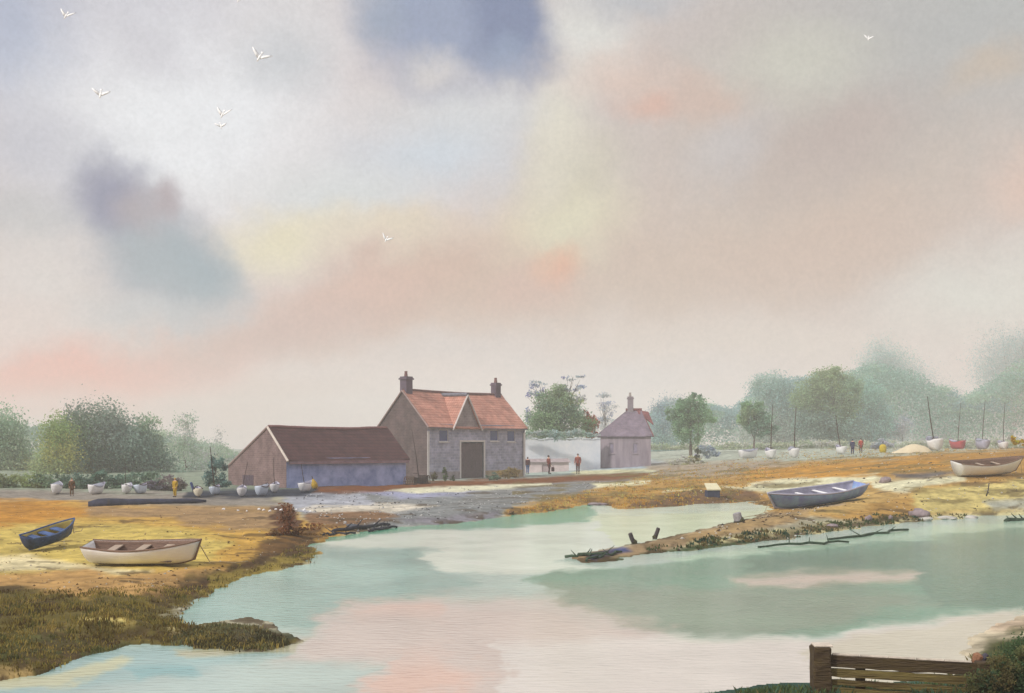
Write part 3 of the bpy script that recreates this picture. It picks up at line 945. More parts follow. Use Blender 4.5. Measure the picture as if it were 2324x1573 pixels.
tree('broadleaf_tree', 'faint grey-green low trees dissolving into mist behind the red hull', 2160, 400,
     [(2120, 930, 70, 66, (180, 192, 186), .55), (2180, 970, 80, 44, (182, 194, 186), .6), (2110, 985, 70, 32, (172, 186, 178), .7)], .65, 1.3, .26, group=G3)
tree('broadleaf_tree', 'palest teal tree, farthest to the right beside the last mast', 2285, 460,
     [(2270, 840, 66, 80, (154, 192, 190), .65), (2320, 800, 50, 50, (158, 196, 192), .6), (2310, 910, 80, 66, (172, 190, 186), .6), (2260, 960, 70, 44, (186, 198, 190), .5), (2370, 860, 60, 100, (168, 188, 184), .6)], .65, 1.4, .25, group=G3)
tree('bush', 'blue-grey dome-shaped bush right of the grey cottage', 1607, 150,
     [(1602, 1024, 24, 17, (150, 162, 182)), (1618, 1028, 16, 12, (142, 154, 170))], .32, 2.4, .12, 'bush', trunk=False)
tree('bush', 'purple-grey bush beside the cream sand heap', 2000, 172,
     [(1998, 1010, 28, 15, (152, 156, 168)), (1985, 1016, 18, 10, (150, 152, 160))], .32, 2.4, .12, 'bush', trunk=False)
tree('bush', 'purple misty bush above the cream sand heap', 2047, 300,
     [(2047, 966, 24, 22, (160, 168, 186), .7), (2030, 985, 30, 16, (168, 176, 186), .7)], .5, 1.6, .2, 'bush')
tree('hedge', 'pale green hedge strip behind the masted boats on the right bank', 1790, 200,
     [(px_, 1020 - (px_ - 1500) * .012, 50, 15, (164, 178, 150), .8) for px_ in range(1480, 2330, 56)], .42, 2.0, .16, 'hedge', trunk=False)
tree('bush', 'mustard-yellow bush at the right edge above the white boat', 2305, 92,
     [(2306, 1002, 16, 12, (186, 152, 36)), (2326, 1006, 14, 11, (178, 148, 44))], .24, 2.4, .14, 'bush', trunk=False)
tree('bush', 'pale yellow-green tuft at the right foot of the grey cottage', 1545, 140,
     [(1540, 1050, 30, 9, (206, 204, 150)), (1568, 1044, 26, 10, (210, 206, 154)), (1590, 1050, 16, 6, (206, 204, 150))], .26, 2.4, .14, 'bush', trunk=False)
tree('bush', 'small dark green bush between yellow tuft and blue-grey bush', 1583, 139,
     [(1583, 1030, 8, 14, (80, 92, 78)), (1579, 1042, 8, 10, (116, 110, 64))], .22, 2.6, .14, 'bush', trunk=False)
for lb_, px_, py_, rx_, ry_, c_ in (
        ('olive brown shrub by the farmhouse corner', 984, 1082, 9, 10, (92, 84, 48)),
        ('tall thin dark green shrub against the farmhouse front', 1008, 1076, 7, 17, (88, 100, 66)),
        ('smallest dark green shrub left of the barn-sized door', 1027, 1086, 6, 6, (84, 92, 66)),
        ('yellow-brown spreading shrub at the right end of the farmhouse', 1154, 1072, 24, 12, (140, 122, 74)),
        ('dark green clump right of the barn-sized door', 1118, 1082, 18, 9, (100, 118, 104))):
    D_ = at(px_, py_ + ry_).y
    D_ = min(D_, 108 if px_ < 1100 else 111)
    tree('shrub', lb_, px_, D_, [(px_, py_, rx_, ry_, c_), (px_ + rx_ * .4, py_ + ry_ * .4, rx_ * .7, ry_ * .6, c_)], .2, 2.4, .16, 'shrub', 'shrubs at the foot of the farmhouse', trunk=False)

# ------------------------------------------------------------------ buildings
def wall_panel(bm, w, h, holes, M, reveal=0.16):
    """flat wall in local x (0..w) / z (0..h), facing -y, with rectangular openings and their reveals"""
    xs = sorted({0, w, *[v for o in holes for v in (o[0], o[2])]})
    zs = sorted({0, h, *[v for o in holes for v in (o[1], o[3])]})
    V = {}

    def v(x, y, z):
        k = (round(x, 4), round(y, 4), round(z, 4))
        if k not in V:
            V[k] = bm.verts.new(M @ Vector((x, y, z)))
        return V[k]
    for x0, x1 in zip(xs, xs[1:]):
        for z0, z1 in zip(zs, zs[1:]):
            mx, mz = (x0 + x1) / 2, (z0 + z1) / 2
            if any(o[0] < mx < o[2] and o[1] < mz < o[3] for o in holes):
                continue
            bm.faces.new((v(x0, 0, z0), v(x1, 0, z0), v(x1, 0, z1), v(x0, 0, z1)))
    for x0, z0, x1, z1 in holes:
        c = [(x0, z0), (x1, z0), (x1, z1), (x0, z1)]
        for (ax, az), (bx, bz) in zip(c, c[1:] + c[:1]):
            bm.faces.new((v(ax, 0, az), v(ax, reveal, az), v(bx, reveal, bz), v(bx, 0, bz)))
    return bm


def poly_prism(bm, pts, vec):
    """closed prism: outline pts (3-D, planar) pushed along vec"""
    a = [bm.verts.new(p) for p in pts]
    b = [bm.verts.new(Vector(p) + Vector(vec)) for p in pts]
    bm.faces.new(a)
    bm.faces.new(b[::-1])
    n = len(a)
    for i in range(n):
        bm.faces.new((a[i], b[i], b[(i + 1) % n], a[(i + 1) % n]))
    bmesh.ops.recalc_face_normals(bm, faces=bm.faces)
    return bm


def slab(bm, p0, p1, p2, p3, th, sag=0.0, nx=14, ny=6):
    """roof slope between eave p0-p1 and ridge p3-p2, a little uneven, th thick"""
    p = [Vector(q) for q in (p0, p1, p2, p3)]
    nrm = (p[1] - p[0]).cross(p[3] - p[0]).normalized()
    top, bot = [], []
    for j in range(ny + 1):
        rt, rb = [], []
        for i in range(nx + 1):
            u, v = i / nx, j / ny
            q = (p[0] * (1 - u) + p[1] * u) * (1 - v) + (p[3] * (1 - u) + p[2] * u) * v
            off = -sag * math.sin(math.pi * u) + random.uniform(-.02, .02)
            rt.append(bm.verts.new(q + nrm * (th + off * 0.5) + Vector((0, 0, off))))
            rb.append(bm.verts.new(q + Vector((0, 0, off))))
        top.append(rt)
        bot.append(rb)
    for j in range(ny):
        for i in range(nx):
            bm.faces.new((top[j][i], top[j][i + 1], top[j + 1][i + 1], top[j + 1][i]))
            bm.faces.new((bot[j][i], bot[j + 1][i], bot[j + 1][i + 1], bot[j][i + 1]))
    for i in range(nx):
        bm.faces.new((bot[0][i], bot[0][i + 1], top[0][i + 1], top[0][i]))
        bm.faces.new((top[ny][i], top[ny][i + 1], bot[ny][i + 1], bot[ny][i]))
    for j in range(ny):
        bm.faces.new((top[j][0], top[j + 1][0], bot[j + 1][0], bot[j][0]))
        bm.faces.new((bot[j][nx], bot[j + 1][nx], top[j + 1][nx], top[j][nx]))
    return bm


def chimney(parent, x, y, z0, z1, w, d, m, mpot):
    bm = box((x - w / 2, y - d / 2, z0), (x + w / 2, y + d / 2, z1 - .32), .03)
    add_box(bm, (x - w * .6, y - d * .6, z1 - .318), (x + w * .6, y + d * .6, z1 - .16))
    add_box(bm, (x - w * .5, y - d * .5, z1 - .158), (x + w * .5, y + d * .5, z1))
    c = obj('chimney', bm, m, parent)
    obj('chimney_pot', add_tube(bmesh.new(), [(x - .05, y, z1), (x - .05, y, z1 + .1), (x - .05, y, z1 + .45), (x - .05, y, z1 + .55)], [.17, .19, .14, .17], 12), mpot, c)
    return c


def window(parent, x0, z0, x1, z1, mframe, mpane, y=0.0):
    """frame set in the reveal, arched top rail, deep blue pane"""
    t = .07
    bm = bmesh.new()
    add_box(bm, (x0, y + .05, z0), (x0 + t, y + .13, z1))
    add_box(bm, (x1 - t, y + .05, z0), (x1, y + .13, z1))
    add_box(bm, (x0 + t, y + .052, z0), (x1 - t, y + .128, z0 + t))
    add_box(bm, (x0 + t, y + .052, z1 - t), (x1 - t, y + .128, z1))
    w = obj('window', bm, mframe, parent)
    obj('pane', box((x0 + t, y + .1, z0 + t), (x1 - t, y + .12, z1 - t)), mpane, w)
    obj('sill', box((x0 - .08, y - .09, z0 - .1), (x1 + .08, y + .045, z0 - .003), .015), mframe, w)
    return w


WHITEWASH = mat('whitewash', (206, 202, 200), .85, .06, 2.2, .2, 12)
BARGE = mat('pale_bargeboard', (204, 198, 196), .8, .06, 3, .1, 20)
PANE = mat('dark_window_glass', (52, 64, 116), .12, .12, 3, spec=.5)

# ---- farmhouse
H_ORG = Vector((-8.4, 109.0, 0))
H_ORG.z = gz(H_ORG.x, H_ORG.y) - .05
hL, hW, hE, hRdg = 15.0, 7.1, 5.45, 8.95
house = thing('farmhouse', 'two-storey grey farmhouse with orange-pink tiled roof, two chimneys and a steep front gable', 'house', H_ORG, (0, 0, math.atan2(.757, .655)))
m_hfront = tilemat('farmhouse_front_stone', (170, 170, 188), (140, 142, 162), .55, .28, .5, (176, 174, 186))
m_hgable = tilemat('farmhouse_gable_brick', (98, 82, 80), (84, 72, 72), .45, .16, .4, (104, 90, 90))
m_htile = tilemat('farmhouse_pantiles', (194, 146, 130), (182, 132, 116), .3, .26, .8, (158, 100, 88))
m_hcross = tilemat('farmhouse_cross_gable_stone', (146, 134, 134), (130, 120, 122), .5, .25, .4, (152, 142, 142))
door_r = (4.85, -0.1, 8.3, 3.75)
wins = [(1.65, 3.78, 3.0, 5.0), (9.3, 3.85, 10.65, 5.05), (12.05, 3.8, 13.4, 5.02)]
FM = Matrix.Identity(4)
bm = wall_panel(bmesh.new(), hL, hE + .12, [(door_r[0], 0, door_r[2], door_r[3])] + wins, FM)
obj('front_wall', bm, m_hfront, house)
bm = poly_prism(bmesh.new(), [(0, .004, 0), (0, hW, 0), (0, hW, hE), (0, hW / 2, hRdg), (0, .004, hE)], (.3, 0, 0))
obj('gable_wall', bm, m_hgable, house)
bm = poly_prism(bmesh.new(), [(hL - .3, .01, 0), (hL - .3, hW, 0), (hL - .3, hW, hE), (hL - .3, hW / 2, hRdg), (hL - .3, .01, hE)], (.296, 0, 0))
obj('far_gable_wall', bm, m_hfront, house)
obj('back_wall', box((.3, hW - .3, 0), (hL - .3, hW - .003, hE)), m_hfront, house)
sl = (hRdg - hE) / (hW / 2)
ov = .28
bm = slab(bmesh.new(), (.02, -ov, hE - ov * sl), (hL + .1, -ov, hE - ov * sl), (hL + .1, hW / 2, hRdg), (.02, hW / 2, hRdg), .12, .1)
slab(bm, (hL + .1, hW + ov, hE - ov * sl), (.02, hW + ov, hE - ov * sl), (.02, hW / 2, hRdg), (hL + .1, hW / 2, hRdg), .12, .1)
roof = obj('roof', bm, m_htile, house)
bm = bmesh.new()
for i in range(34):
    x0 = .05 + i * (hL / 34)
    add_tube(bm, [(x0, hW / 2, hRdg + .12 - .1 * math.sin(math.pi * x0 / hL)), (x0 + hL / 34 - .012, hW / 2, hRdg + .12 - .1 * math.sin(math.pi * x0 / hL))], .15, 8)
obj('ridge_tiles', bm, mat('dark_ridge_tiles', (112, 84, 82), .85, .2, 3), roof)
chimney(roof, .5, hW / 2, hRdg - .6, 10.4, .9, .95, tilemat('chimney_brick', (92, 80, 98), (80, 68, 88), .3, .12, .5, (110, 96, 104)), mat('chimney_pot_clay', (120, 86, 84), .8, .1))
chimney(roof, 14.2, hW / 2, hRdg - .5, 10.35, .8, .8, MATS['chimney_brick'], MATS['chimney_pot_clay'])
bm = bmesh.new()
for side in (0, 1):
    e = (-.1, -ov if side == 0 else hW + ov, hE - ov * sl)
    r_ = (-.1, hW / 2, hRdg + .02)
    add_tube(bm, [e, r_], .085, 6)
obj('bargeboard', bm, mat('gable_edge_tiles', (150, 128, 124), .85, .12, 4), roof)
obj('bargeboard', add_tube(bmesh.new(), [(hL + .12, -ov, hE - ov * sl), (hL + .12, hW / 2, hRdg + .05)], .09, 6), BARGE, roof)
for w_ in wins:
    window(house, *w_, WHITEWASH, PANE)
# big plank door in its pale surround
bm = bmesh.new()
for i in range(9):
    x0 = door_r[0] + .1 + i * (door_r[2] - door_r[0] - .2) / 9
    add_box(bm, (x0, .09, .02), (x0 + (door_r[2] - door_r[0] - .2) / 9 - .02, .14, door_r[3] - .12), None, .006)
for z0 in (.5, 1.8, 3.0):
    add_box(bm, (door_r[0] + .12, .06, z0), (door_r[2] - .12, .086, z0 + .22))
dr = obj('door', bm, mat('weathered_door', (104, 90, 92), .85, .25, 6, .4, 30, stretch=(6, 6, .6)), house)
obj('handle', add_tube(bmesh.new(), [(6.5, .03, 1.0), (6.5, .03, 1.3)], .03, 6), mat('black_iron', (52, 50, 54), .6, .1), dr)
bm = box((door_r[0] - .22, -.04, 0), (door_r[0], .1, door_r[3] + .2), .01)
add_box(bm, (door_r[2], -.04, 0), (door_r[2] + .22, .1, door_r[3] + .2))
add_box(bm, (door_r[0] + .002, -.042, door_r[3]), (door_r[2] - .002, .098, door_r[3] + .198))
obj('door_surround', bm, WHITEWASH, house)
M_GUT = mat('old_lead_gutter', (104, 102, 112), .7, .2, 3)
obj('gutter', add_tube(bmesh.new(), [(cg_, -ov - .06, hE - ov * sl - .04) for cg_ in (8.1, 11.5, hL + .05)], .06, 6), M_GUT, roof)
obj('gutter', add_tube(bmesh.new(), [(.05, -ov - .06, hE - ov * sl - .04), (2.9, -ov - .06, hE - ov * sl - .04)], .06, 6), M_GUT, roof)
obj('downpipe', add_tube(bmesh.new(), [(hL - .4, -ov - .06, hE - ov * sl - .05), (hL - .45, -.12, hE - .7), (hL - .45, -.12, .1)], .045, 6), M_GUT, roof)
# steep cross gable breaking the roof
cg0, cg1, cgz, cgy = 3.5, 7.55, 8.5, -.12
mid = (cg0 + cg1) / 2
bm = poly_prism(bmesh.new(), [(cg0, cgy, hE - .3), (cg1, cgy, hE - .3), (mid, cgy, cgz)], (0, .3, 0))
obj('front_gable', bm, m_hcross, house)
bm = bmesh.new()
for a_, b_ in ((cg0 - .12, mid), (cg1 + .12, mid)):
    zb = hE - .42
    q = [(a_, cgy - .16, zb), (a_, hW / 2 - .6, zb + .4), (b_, hW / 2, cgz + .05), (b_, cgy - .16, cgz + .05)]
    if a_ > b_:
        q = [q[1], q[0], q[3], q[2]]
    slab(bm, q[0], q[1], q[2], q[3], .1, 0, 6, 4)
bmesh.ops.recalc_face_normals(bm, faces=bm.faces)
fr = obj('front_gable_roof', bm, m_htile, house)
obj('ridge_cap', add_tube(bmesh.new(), [(mid, cgy - .2, cgz + .14), (mid, hW / 2, cgz + .2)], .2, 8), mat('lead_cap', (112, 112, 124), .7, .2, 3), fr)
bm = add_tube(bmesh.new(), [(cg0 - .18, cgy - .2, hE - .5), (mid, cgy - .2, cgz + .08)], .085, 6)
add_tube(bm, [(cg1 + .18, cgy - .2, hE - .5), (mid, cgy - .2, cgz + .08)], .085, 6)
obj('bargeboard', bm, BARGE, fr)
obj('string_course', box((.32, -.07, hE - .4), (hL - .05, -.003, hE - .26), .01), WHITEWASH, house)
obj('corner_stones', box((-.03, -.05, 0), (.26, -.002, hE - .65), .01), WHITEWASH, house)
obj('corner_stones', box((hL - .3, -.05, 0), (hL + .03, -.002, hE - .65), .01), WHITEWASH, house)
obj('plinth', box((.3, -.1, -.3), (door_r[0] - .24, -.004, .75), .03), mat('plinth_stone', (146, 138, 140), .9, .15, 2, .3), house)
obj('plinth', box((door_r[2] + .24, -.1, -.3), (hL - .32, -.004, .75), .03), mat('ochre_plinth', (166, 148, 124), .9, .15, 2, .3), house)

# ---- barn
B_ORG = Vector((-18.3, 89.0, 0))
B_ORG.z = gz(B_ORG.x, B_ORG.y) - .05
bL, bW, bE, bRy, bRz, bE2 = 12.0, 9.9, 2.45, 3.0, 4.95, 1.65
barn = thing('barn', 'long low barn with dark maroon roof, brown end gable and blue-grey front', 'barn', B_ORG, (0, 0, math.atan2(.668, .744)))
m_bg = tilemat('barn_gable_brick', (124, 103, 101), (110, 90, 90), .45, .16, .35, (130, 110, 108))
m_bf = mat('barn_blue_limewash', (164, 174, 212), .85, .12, .9, .3, 8, tint=(108, 124, 176))
m_br = tilemat('barn_roof_tiles', (88, 56, 56), (74, 47, 50), .32, .26, .8, (58, 40, 44))
bm = poly_prism(bmesh.new(), [(0, .004, -.2), (0, bW, -.2), (0, bW, bE2), (0, bRy, bRz), (0, .004, bE)], (.3, 0, 0))
obj('gable_wall', bm, m_bg, barn)
obj('front_wall', box((.02, -.0, -.2), (bL, .3, bE)), m_bf, barn)
bm = poly_prism(bmesh.new(), [(bL - .3, .31, -.2), (bL - .3, bW, -.2), (bL - .3, bW, bE2), (bL - .3, bRy, bRz), (bL - .3, .31, bE)], (.296, 0, 0))
obj('far_gable_wall', bm, m_bg, barn)
obj('back_wall', box((.3, bW - .3, -.2), (bL - .3, bW - .004, bE2)), m_bg, barn)
s1, s2 = (bRz - bE) / bRy, (bRz - bE2) / (bW - bRy)
bm = slab(bmesh.new(), (.05, -.3, bE - .3 * s1), (bL + .15, -.3, bE - .3 * s1), (bL + .15, bRy, bRz), (.05, bRy, bRz), .12, .12)
slab(bm, (bL + .15, bW + .3, bE2 - .3 * s2), (.05, bW + .3, bE2 - .3 * s2), (.05, bRy, bRz), (bL + .15, bRy, bRz), .12, .1)
br_ = obj('roof', bm, m_br, barn)
obj('ridge_tiles', add_tube(bmesh.new(), [(.05 + bL * i / 12, bRy, bRz + .13 - .12 * math.sin(math.pi * i / 12) + random.uniform(-.03, .03)) for i in range(13)], .14, 8), mat('maroon_ridge', (122, 84, 84), .85, .15), br_)
bm = add_tube(bmesh.new(), [(-.03, -.32, bE - .3 * s1), (-.03, bRy, bRz + .06)], .1, 6)
obj('bargeboard', bm, mat('cream_bargeboard', (198, 186, 176), .8, .08), br_)
obj('bargeboard', add_tube(bmesh.new(), [(-.03, bRy, bRz + .06), (-.03, bW + .3, bE2 - .3 * s2)], .1, 6), mat('brown_bargeboard', (150, 126, 122), .85, .1), br_)
obj('bargeboard', add_tube(bmesh.new(), [(bL + .16, -.32, bE - .3 * s1), (bL + .16, bRy, bRz + .06)], .06, 6), MATS['maroon_ridge'], br_)
obj('eaves_board', box((.1, -.34, bE - .3 * s1 - .24), (bL + .1, -.29, bE - .3 * s1 + .0)), mat('mauve_eaves', (138, 112, 122), .85, .15, 2), br_)
bm = bmesh.new()
for i in range(3):
    add_box(bm, (-.035, 5.4 + i * .62, -.1), (-.006, 5.4 + i * .62 + .6, .95), None, .006)
obj('low_door', bm, mat('dark_barn_door', (84, 70, 82), .85, .2, 6), barn)

# ---- grey cottage
c0 = on(1416, 150)
cot = thing('cottage', 'small mauve-grey cottage with hipped roof, tall grey chimney and red tiled end', 'house', (c0.x, c0.y, c0.z - .1), (0, 0, R(-6)))
cw, cd, ch, crz = 3.55, 3.0, 4.35, 7.75
m_cw = mat('cottage_mauve_wall', (152, 140, 148), .9, .10, .9, .3, 6, tint=(118, 108, 120), stretch=(1.6, 1.6, .25))
m_cr = tilemat('cottage_slates', (126, 112, 124), (114, 102, 116), .35, .25, .6, (116, 106, 122))
m_cred = tilemat('cottage_red_tiles', (140, 86, 86), (122, 76, 80), .3, .25, .8, (100, 66, 72))
cwins = [(1.55, 1.9, 2.2, 3.3), (4.7, 1.9, 5.35, 3.3)]
bm = wall_panel(bmesh.new(), 2 * cw, ch, cwins, Matrix.Translation((-cw, -cd, 0)))
obj('front_wall', bm, m_cw, cot)
bm = box((-cw, -cd + .005, 0), (-cw + .25, cd, ch))
add_box(bm, (cw - .25, -cd + .005, 0), (cw, cd, ch))
add_box(bm, (-cw + .252, cd - .25, 0), (cw - .252, cd - .002, ch))
obj('side_walls', bm, m_cw, cot)
for w_ in cwins:
    window(cot, w_[0] - cw, w_[1], w_[2] - cw, w_[3], m_cw, mat('dim_grey_glass', (130, 122, 142), .2, .1, spec=.5), -cd)
ra, rb = .5, 2.3
o_ = .25
bm = slab(bmesh.new(), (-cw - o_, -cd - o_, ch - .2), (cw + o_, -cd - o_, ch - .2), (rb, 0, crz), (ra, 0, crz), .1, .03)
slab(bm, (cw + o_, cd + o_, ch - .2), (-cw - o_, cd + o_, ch - .2), (ra, 0, crz), (rb, 0, crz), .1, .03)
slab(bm, (-cw - o_, cd + o_, ch - .2), (-cw - o_, -cd - o_, ch - .2), (ra, 0, crz), (ra, 0, crz + .001), .1, .0)
crf = obj('roof', bm, m_cr, cot)
bm = slab(bmesh.new(), (rb - .4, -.5, crz - .48), (cw + o_ + .12, -.9, crz - 2.0), (cw - .3, 0, crz - .3), (rb - .6, -.05, crz + .06), .14, 0, 6, 4)
slab(bm, (cw + o_ + .1, -cd - o_, ch - .2), (cw + o_ + .1, cd + o_, ch - .2), (rb, 0.002, crz), (rb, -.002, crz), .12, 0, 6, 6)
bmesh.ops.recalc_face_normals(bm, faces=bm.faces)
obj('red_tiled_end', bm, m_cred, crf)
obj('ridge_tiles', add_tube(bmesh.new(), [(ra - .3, 0, crz + .1), (rb + .1, 0, crz + .12)], .2, 8), m_cred, crf)
chimney(crf, .85, .1, crz - .7, crz + 1.9, .8, .8, mat('grey_chimney_render', (132, 122, 130), .9, .12, 2), mat('pale_chimney_pot', (160, 150, 146), .8, .1))

tree('climber', 'pale grey-green climber spilling over the top of the long white wall', 1265, 142.2,
     [(px_, 984 + 4 * math.sin(px_ * .09), 17, 9 + 4 * math.sin(px_ * .05), c_, .9) for px_, c_ in zip(range(1192, 1356, 13), [(150, 172, 160), (158, 176, 156), (146, 170, 164)] * 6)], .3, 1.6, .2, 'climbing plant', trunk=False)
# ---- pale wall and lean-to between farmhouse and cottage
wa, wb = on(1176, 143), on(1362, 146)
L_ = (wb - wa).length
wz = min(wa.z, wb.z)
wall = thing('boundary_wall', 'long pale blue-white wall between the farmhouse and the grey cottage', 'wall', (wa.x, wa.y, wz), (0, 0, math.atan2(wb.y - wa.y, wb.x - wa.x)))
bm = bmesh.new()
nseg = 26
prev = None
top_z = [4.25 + .16 * random.uniform(-1, 1) for _ in range(nseg + 1)]
vv = []
for i in range(nseg + 1):
    x = L_ * i / nseg
    vv.append([bm.verts.new((x, y, z)) for y, z in ((0, -.4), (0, top_z[i] * .5), (0, top_z[i]), (.45, top_z[i]), (.45, -.4))])
for a_, b_ in zip(vv, vv[1:]):
    for k in range(4):
        bm.faces.new((a_[k], b_[k], b_[k + 1], a_[k + 1]))
bm.faces.new([v for v in vv[0]][::-1])
bm.faces.new(vv[-1])
bmesh.ops.recalc_face_normals(bm, faces=bm.faces)
obj('wall_face', bm, mat('blue_white_limewash', (226, 226, 234), .9, .06, .5, .2, 5, tint=(206, 212, 222)), wall)
bm = bmesh.new()
for i in range(nseg):
    x0 = L_ * i / nseg
    zt = max(top_z[i], top_z[i + 1])
    add_box(bm, (x0 + .01, -.06, zt + .003), (x0 + L_ / nseg - .01, .5, zt + .16), None, .02)
obj('coping', bm, mat('pale_coping', (206, 212, 216), .9, .06), wall)
la = on(1190, 138)
lean = thing('lean_to', 'low pinkish lean-to shed with grey-brown roof in front of the pale wall', 'shed', (la.x, la.y, la.z - .05), (0, 0, R(4)))
bm = wall_panel(bmesh.new(), 5.6, 1.35, [(2.2, 0, 3.2, 1.1)], Matrix.Identity(4))
add_box(bm, (0.002, .165, 0), (5.598, 2.2, 1.34))
obj('wall', bm, mat('pink_render', (206, 190, 190), .9, .08, 1.2), lean)
obj('roof', slab(bmesh.new(), (-.2, -.25, 1.32), (5.8, -.25, 1.32), (5.8, 2.2, 1.72), (-.2, 2.2, 1.72), .07, .02, 8, 4), mat('shed_roof', (162, 148, 150), .9, .15, 2), lean)
obj('door', box((2.22, .1, .02), (3.18, .15, 1.08)), mat('shed_door', (176, 158, 160), .85, .15, 5), lean)


# ------------------------------------------------------------------ boats
def hull_profile(t, L, B, H, transom, fine=1.9):
    b = B / 2 * (transom + (1 - transom) * math.sin(min(1, t / .45) * math.pi / 2) if t < .45 else max(0.0, 1 - ((t - .45) / .55) ** fine) ** .8)
    zs = H * (1 + .38 * max(0, t - .35) ** 2 / .42 + .14 * max(0, .35 - t) ** 2 / .12)
    zk = H * (.02 + .28 * max(0, t - .78) ** 2 / .05 + .05 * max(0, .15 - t) / .15)
    return b, zs, min(zk, zs * .75)


def hull(L, B, H, transom=.62, rake=.14, ns=26, nu=9, th=.035, floor=.16):
    bm = bmesh.new()
    O, I = [], []
    for i in range(ns + 1):
        t = i / ns
        b, zs, zk = hull_profile(t, L, B, H, transom)
        ro, ri = [], []
        for j in range(-nu, nu + 1):
            u = abs(j) / nu
            y = b * math.sin(u * math.pi / 2) ** .75 * (1 if j >= 0 else -1)
            z = zk + (zs - zk) * (1 - math.cos(u * math.pi / 2)) ** .85
            x = t * L + rake * L * (z / H) * max(0, t - .55) / .45 - .05 * L * (z / H) * max(0, .12 - t) / .12
            ro.append(bm.verts.new((x, y, z)))
            k = max(0.0, 1 - th / max(b, .02))
            zi = max(z + th * .3, zk + floor * H) if u < .98 else z
            ri.append(bm.verts.new((x + (th if i == 0 else (-th if i == ns else 0)), y * k, zi)))
        O.append(ro)
        I.append(ri)
    n = 2 * nu
    for a, b in zip(O, O[1:]):
        for k in range(n):
            bm.faces.new((a[k], a[k + 1], b[k + 1], b[k]))
    for a, b in zip(I, I[1:]):
        for k in range(n):
            bm.faces.new((a[k], b[k], b[k + 1], a[k + 1])).material_index = 1
    for e in (0, n):
        for i in range(ns):
            q = (O[i][e], O[i + 1][e], I[i + 1][e], I[i][e])
            bm.faces.new(q)
    bm.faces.new(O[0][::-1])
    bm.faces.new(I[0])
    for k in range(n):
        try:
            bm.faces.new((O[ns][k], O[ns][k + 1], I[ns][k + 1], I[ns][k]))
        except ValueError:
            pass
    bmesh.ops.recalc_face_normals(bm, faces=bm.faces)
    return bm


def sheer_pts(L, B, H, transom, rake, side, n=20, lift=0.0, t0=0.0, t1=1.0):
    pts = []
    for i in range(n + 1):
        t = t0 + (t1 - t0) * i / n
        b, zs, zk = hull_profile(t, L, B, H, transom)
        x = t * L + rake * L * (zs / H) * max(0, t - .55) / .45 - .05 * L * (zs / H) * max(0, .12 - t) / .12
        pts.append((x, b * side, zs + lift))
    return pts


def rowing_boat(name, label, loc, rot, L, B, H, mh, mtrim, mseat, mint, group=None, transom=.62, rake=.1, seats=(.2, .48, .74), cat='rowing boat'):
    rt = thing(name, label, cat, loc, rot, group)
    h = obj('hull', hull(L, B, H, transom, rake), mh, rt, True)
    h.data.materials.append(mint)
    bm = bmesh.new()
    for s in (-1, 1):
        add_tube(bm, sheer_pts(L, B, H, transom, rake, s, 24, .012), .026 * max(1, L / 3.5), 6)
    obj('gunwale', bm, mtrim, rt)
    for t in seats:
        b, zs, zk = hull_profile(t, L, B, H, transom)
        z = zs * .74
        obj('thwart', box((t * L - .12, -b * .93, z), (t * L + .12, b * .93, z + .04), .006), mseat, rt)
    pts = []
    for i in range(13):
        t = i / 12
        b, zs, zk = hull_profile(t, L, B, H, transom)
        pts.append((t * L + rake * L * (zk / H) * max(0, t - .55) / .45, 0, zk - .012))
    b, zs, zk = hull_profile(1, L, B, H, transom)
    pts.append((L + rake * L * (zs / H), 0, zs + .04))
    obj('keel', add_tube(bmesh.new(), pts, .03 * max(1, L / 3.5), 6), mtrim, rt)
    rp_ = [(L * 1.06, 0, H * 1.3), (L * 1.12, .03, H * .6), (L * 1.16, .08, .03), (L * 1.28, .22, .0), (L * 1.4, .16, -.01), (L * 1.52, .3, .0)]
    obj('painter_rope', add_tube(bmesh.new(), rp_, .014, 5), mat('old_rope', (150, 132, 104), .9, .2, 20), rt)
    bm = bmesh.new()
    for k in range(-2, 3):
        add_box(bm, (.12 * L, k * B * .11 - .05, H * .2 + .02), (.82 * L, k * B * .11 + .05, H * .2 + .035))
    obj('bottom_boards', bm, mint, rt)
    return rt


M_WHITE = mat('chalky_white_paint', (236, 235, 240), .55, .07, 3.5, .15, 14, tint=(226, 224, 228), planks=3.2)
M_CREAMY = mat('cream_paint', (220, 212, 190), .6, .07, 3)
M_PALE = mat('pale_blue_paint', (196, 206, 222), .55, .08, 3)
M_GREY = mat('grey_mauve_paint', (164, 162, 180), .6, .1, 3)
M_RED = mat('dull_red_paint', (172, 70, 76), .6, .1, 3)
M_NAVY = mat('navy_paint', (50, 72, 124), .5, .25, 4, .2, 14, tint=(36, 50, 90), planks=3.2)
M_SLATE = mat('slate_blue_paint', (68, 92, 140), .55, .2, 4)
M_LILAC = mat('lilac_blue_paint', (108, 116, 178), .55, .18, 2.2, .25, 10, tint=(140, 176, 206), planks=2.4)
M_WOOD = mat('varnished_brown_wood', (124, 98, 84), .7, .2, 6, stretch=(.6, 6, 6))
M_DKWOOD = mat('dark_tarred_wood', (70, 56, 52), .8, .25, 6, .3, 20)
M_OAK = mat('silvered_oak', (168, 150, 134), .8, .15, 6, stretch=(.6, 6, 6))
M_TARP = mat('grey_canvas_cover', (142, 146, 160), .9, .12, 5, .3, 10)
M_BLACK = mat('black_tarred_spar', (44, 38, 40), .7, .15, 8)


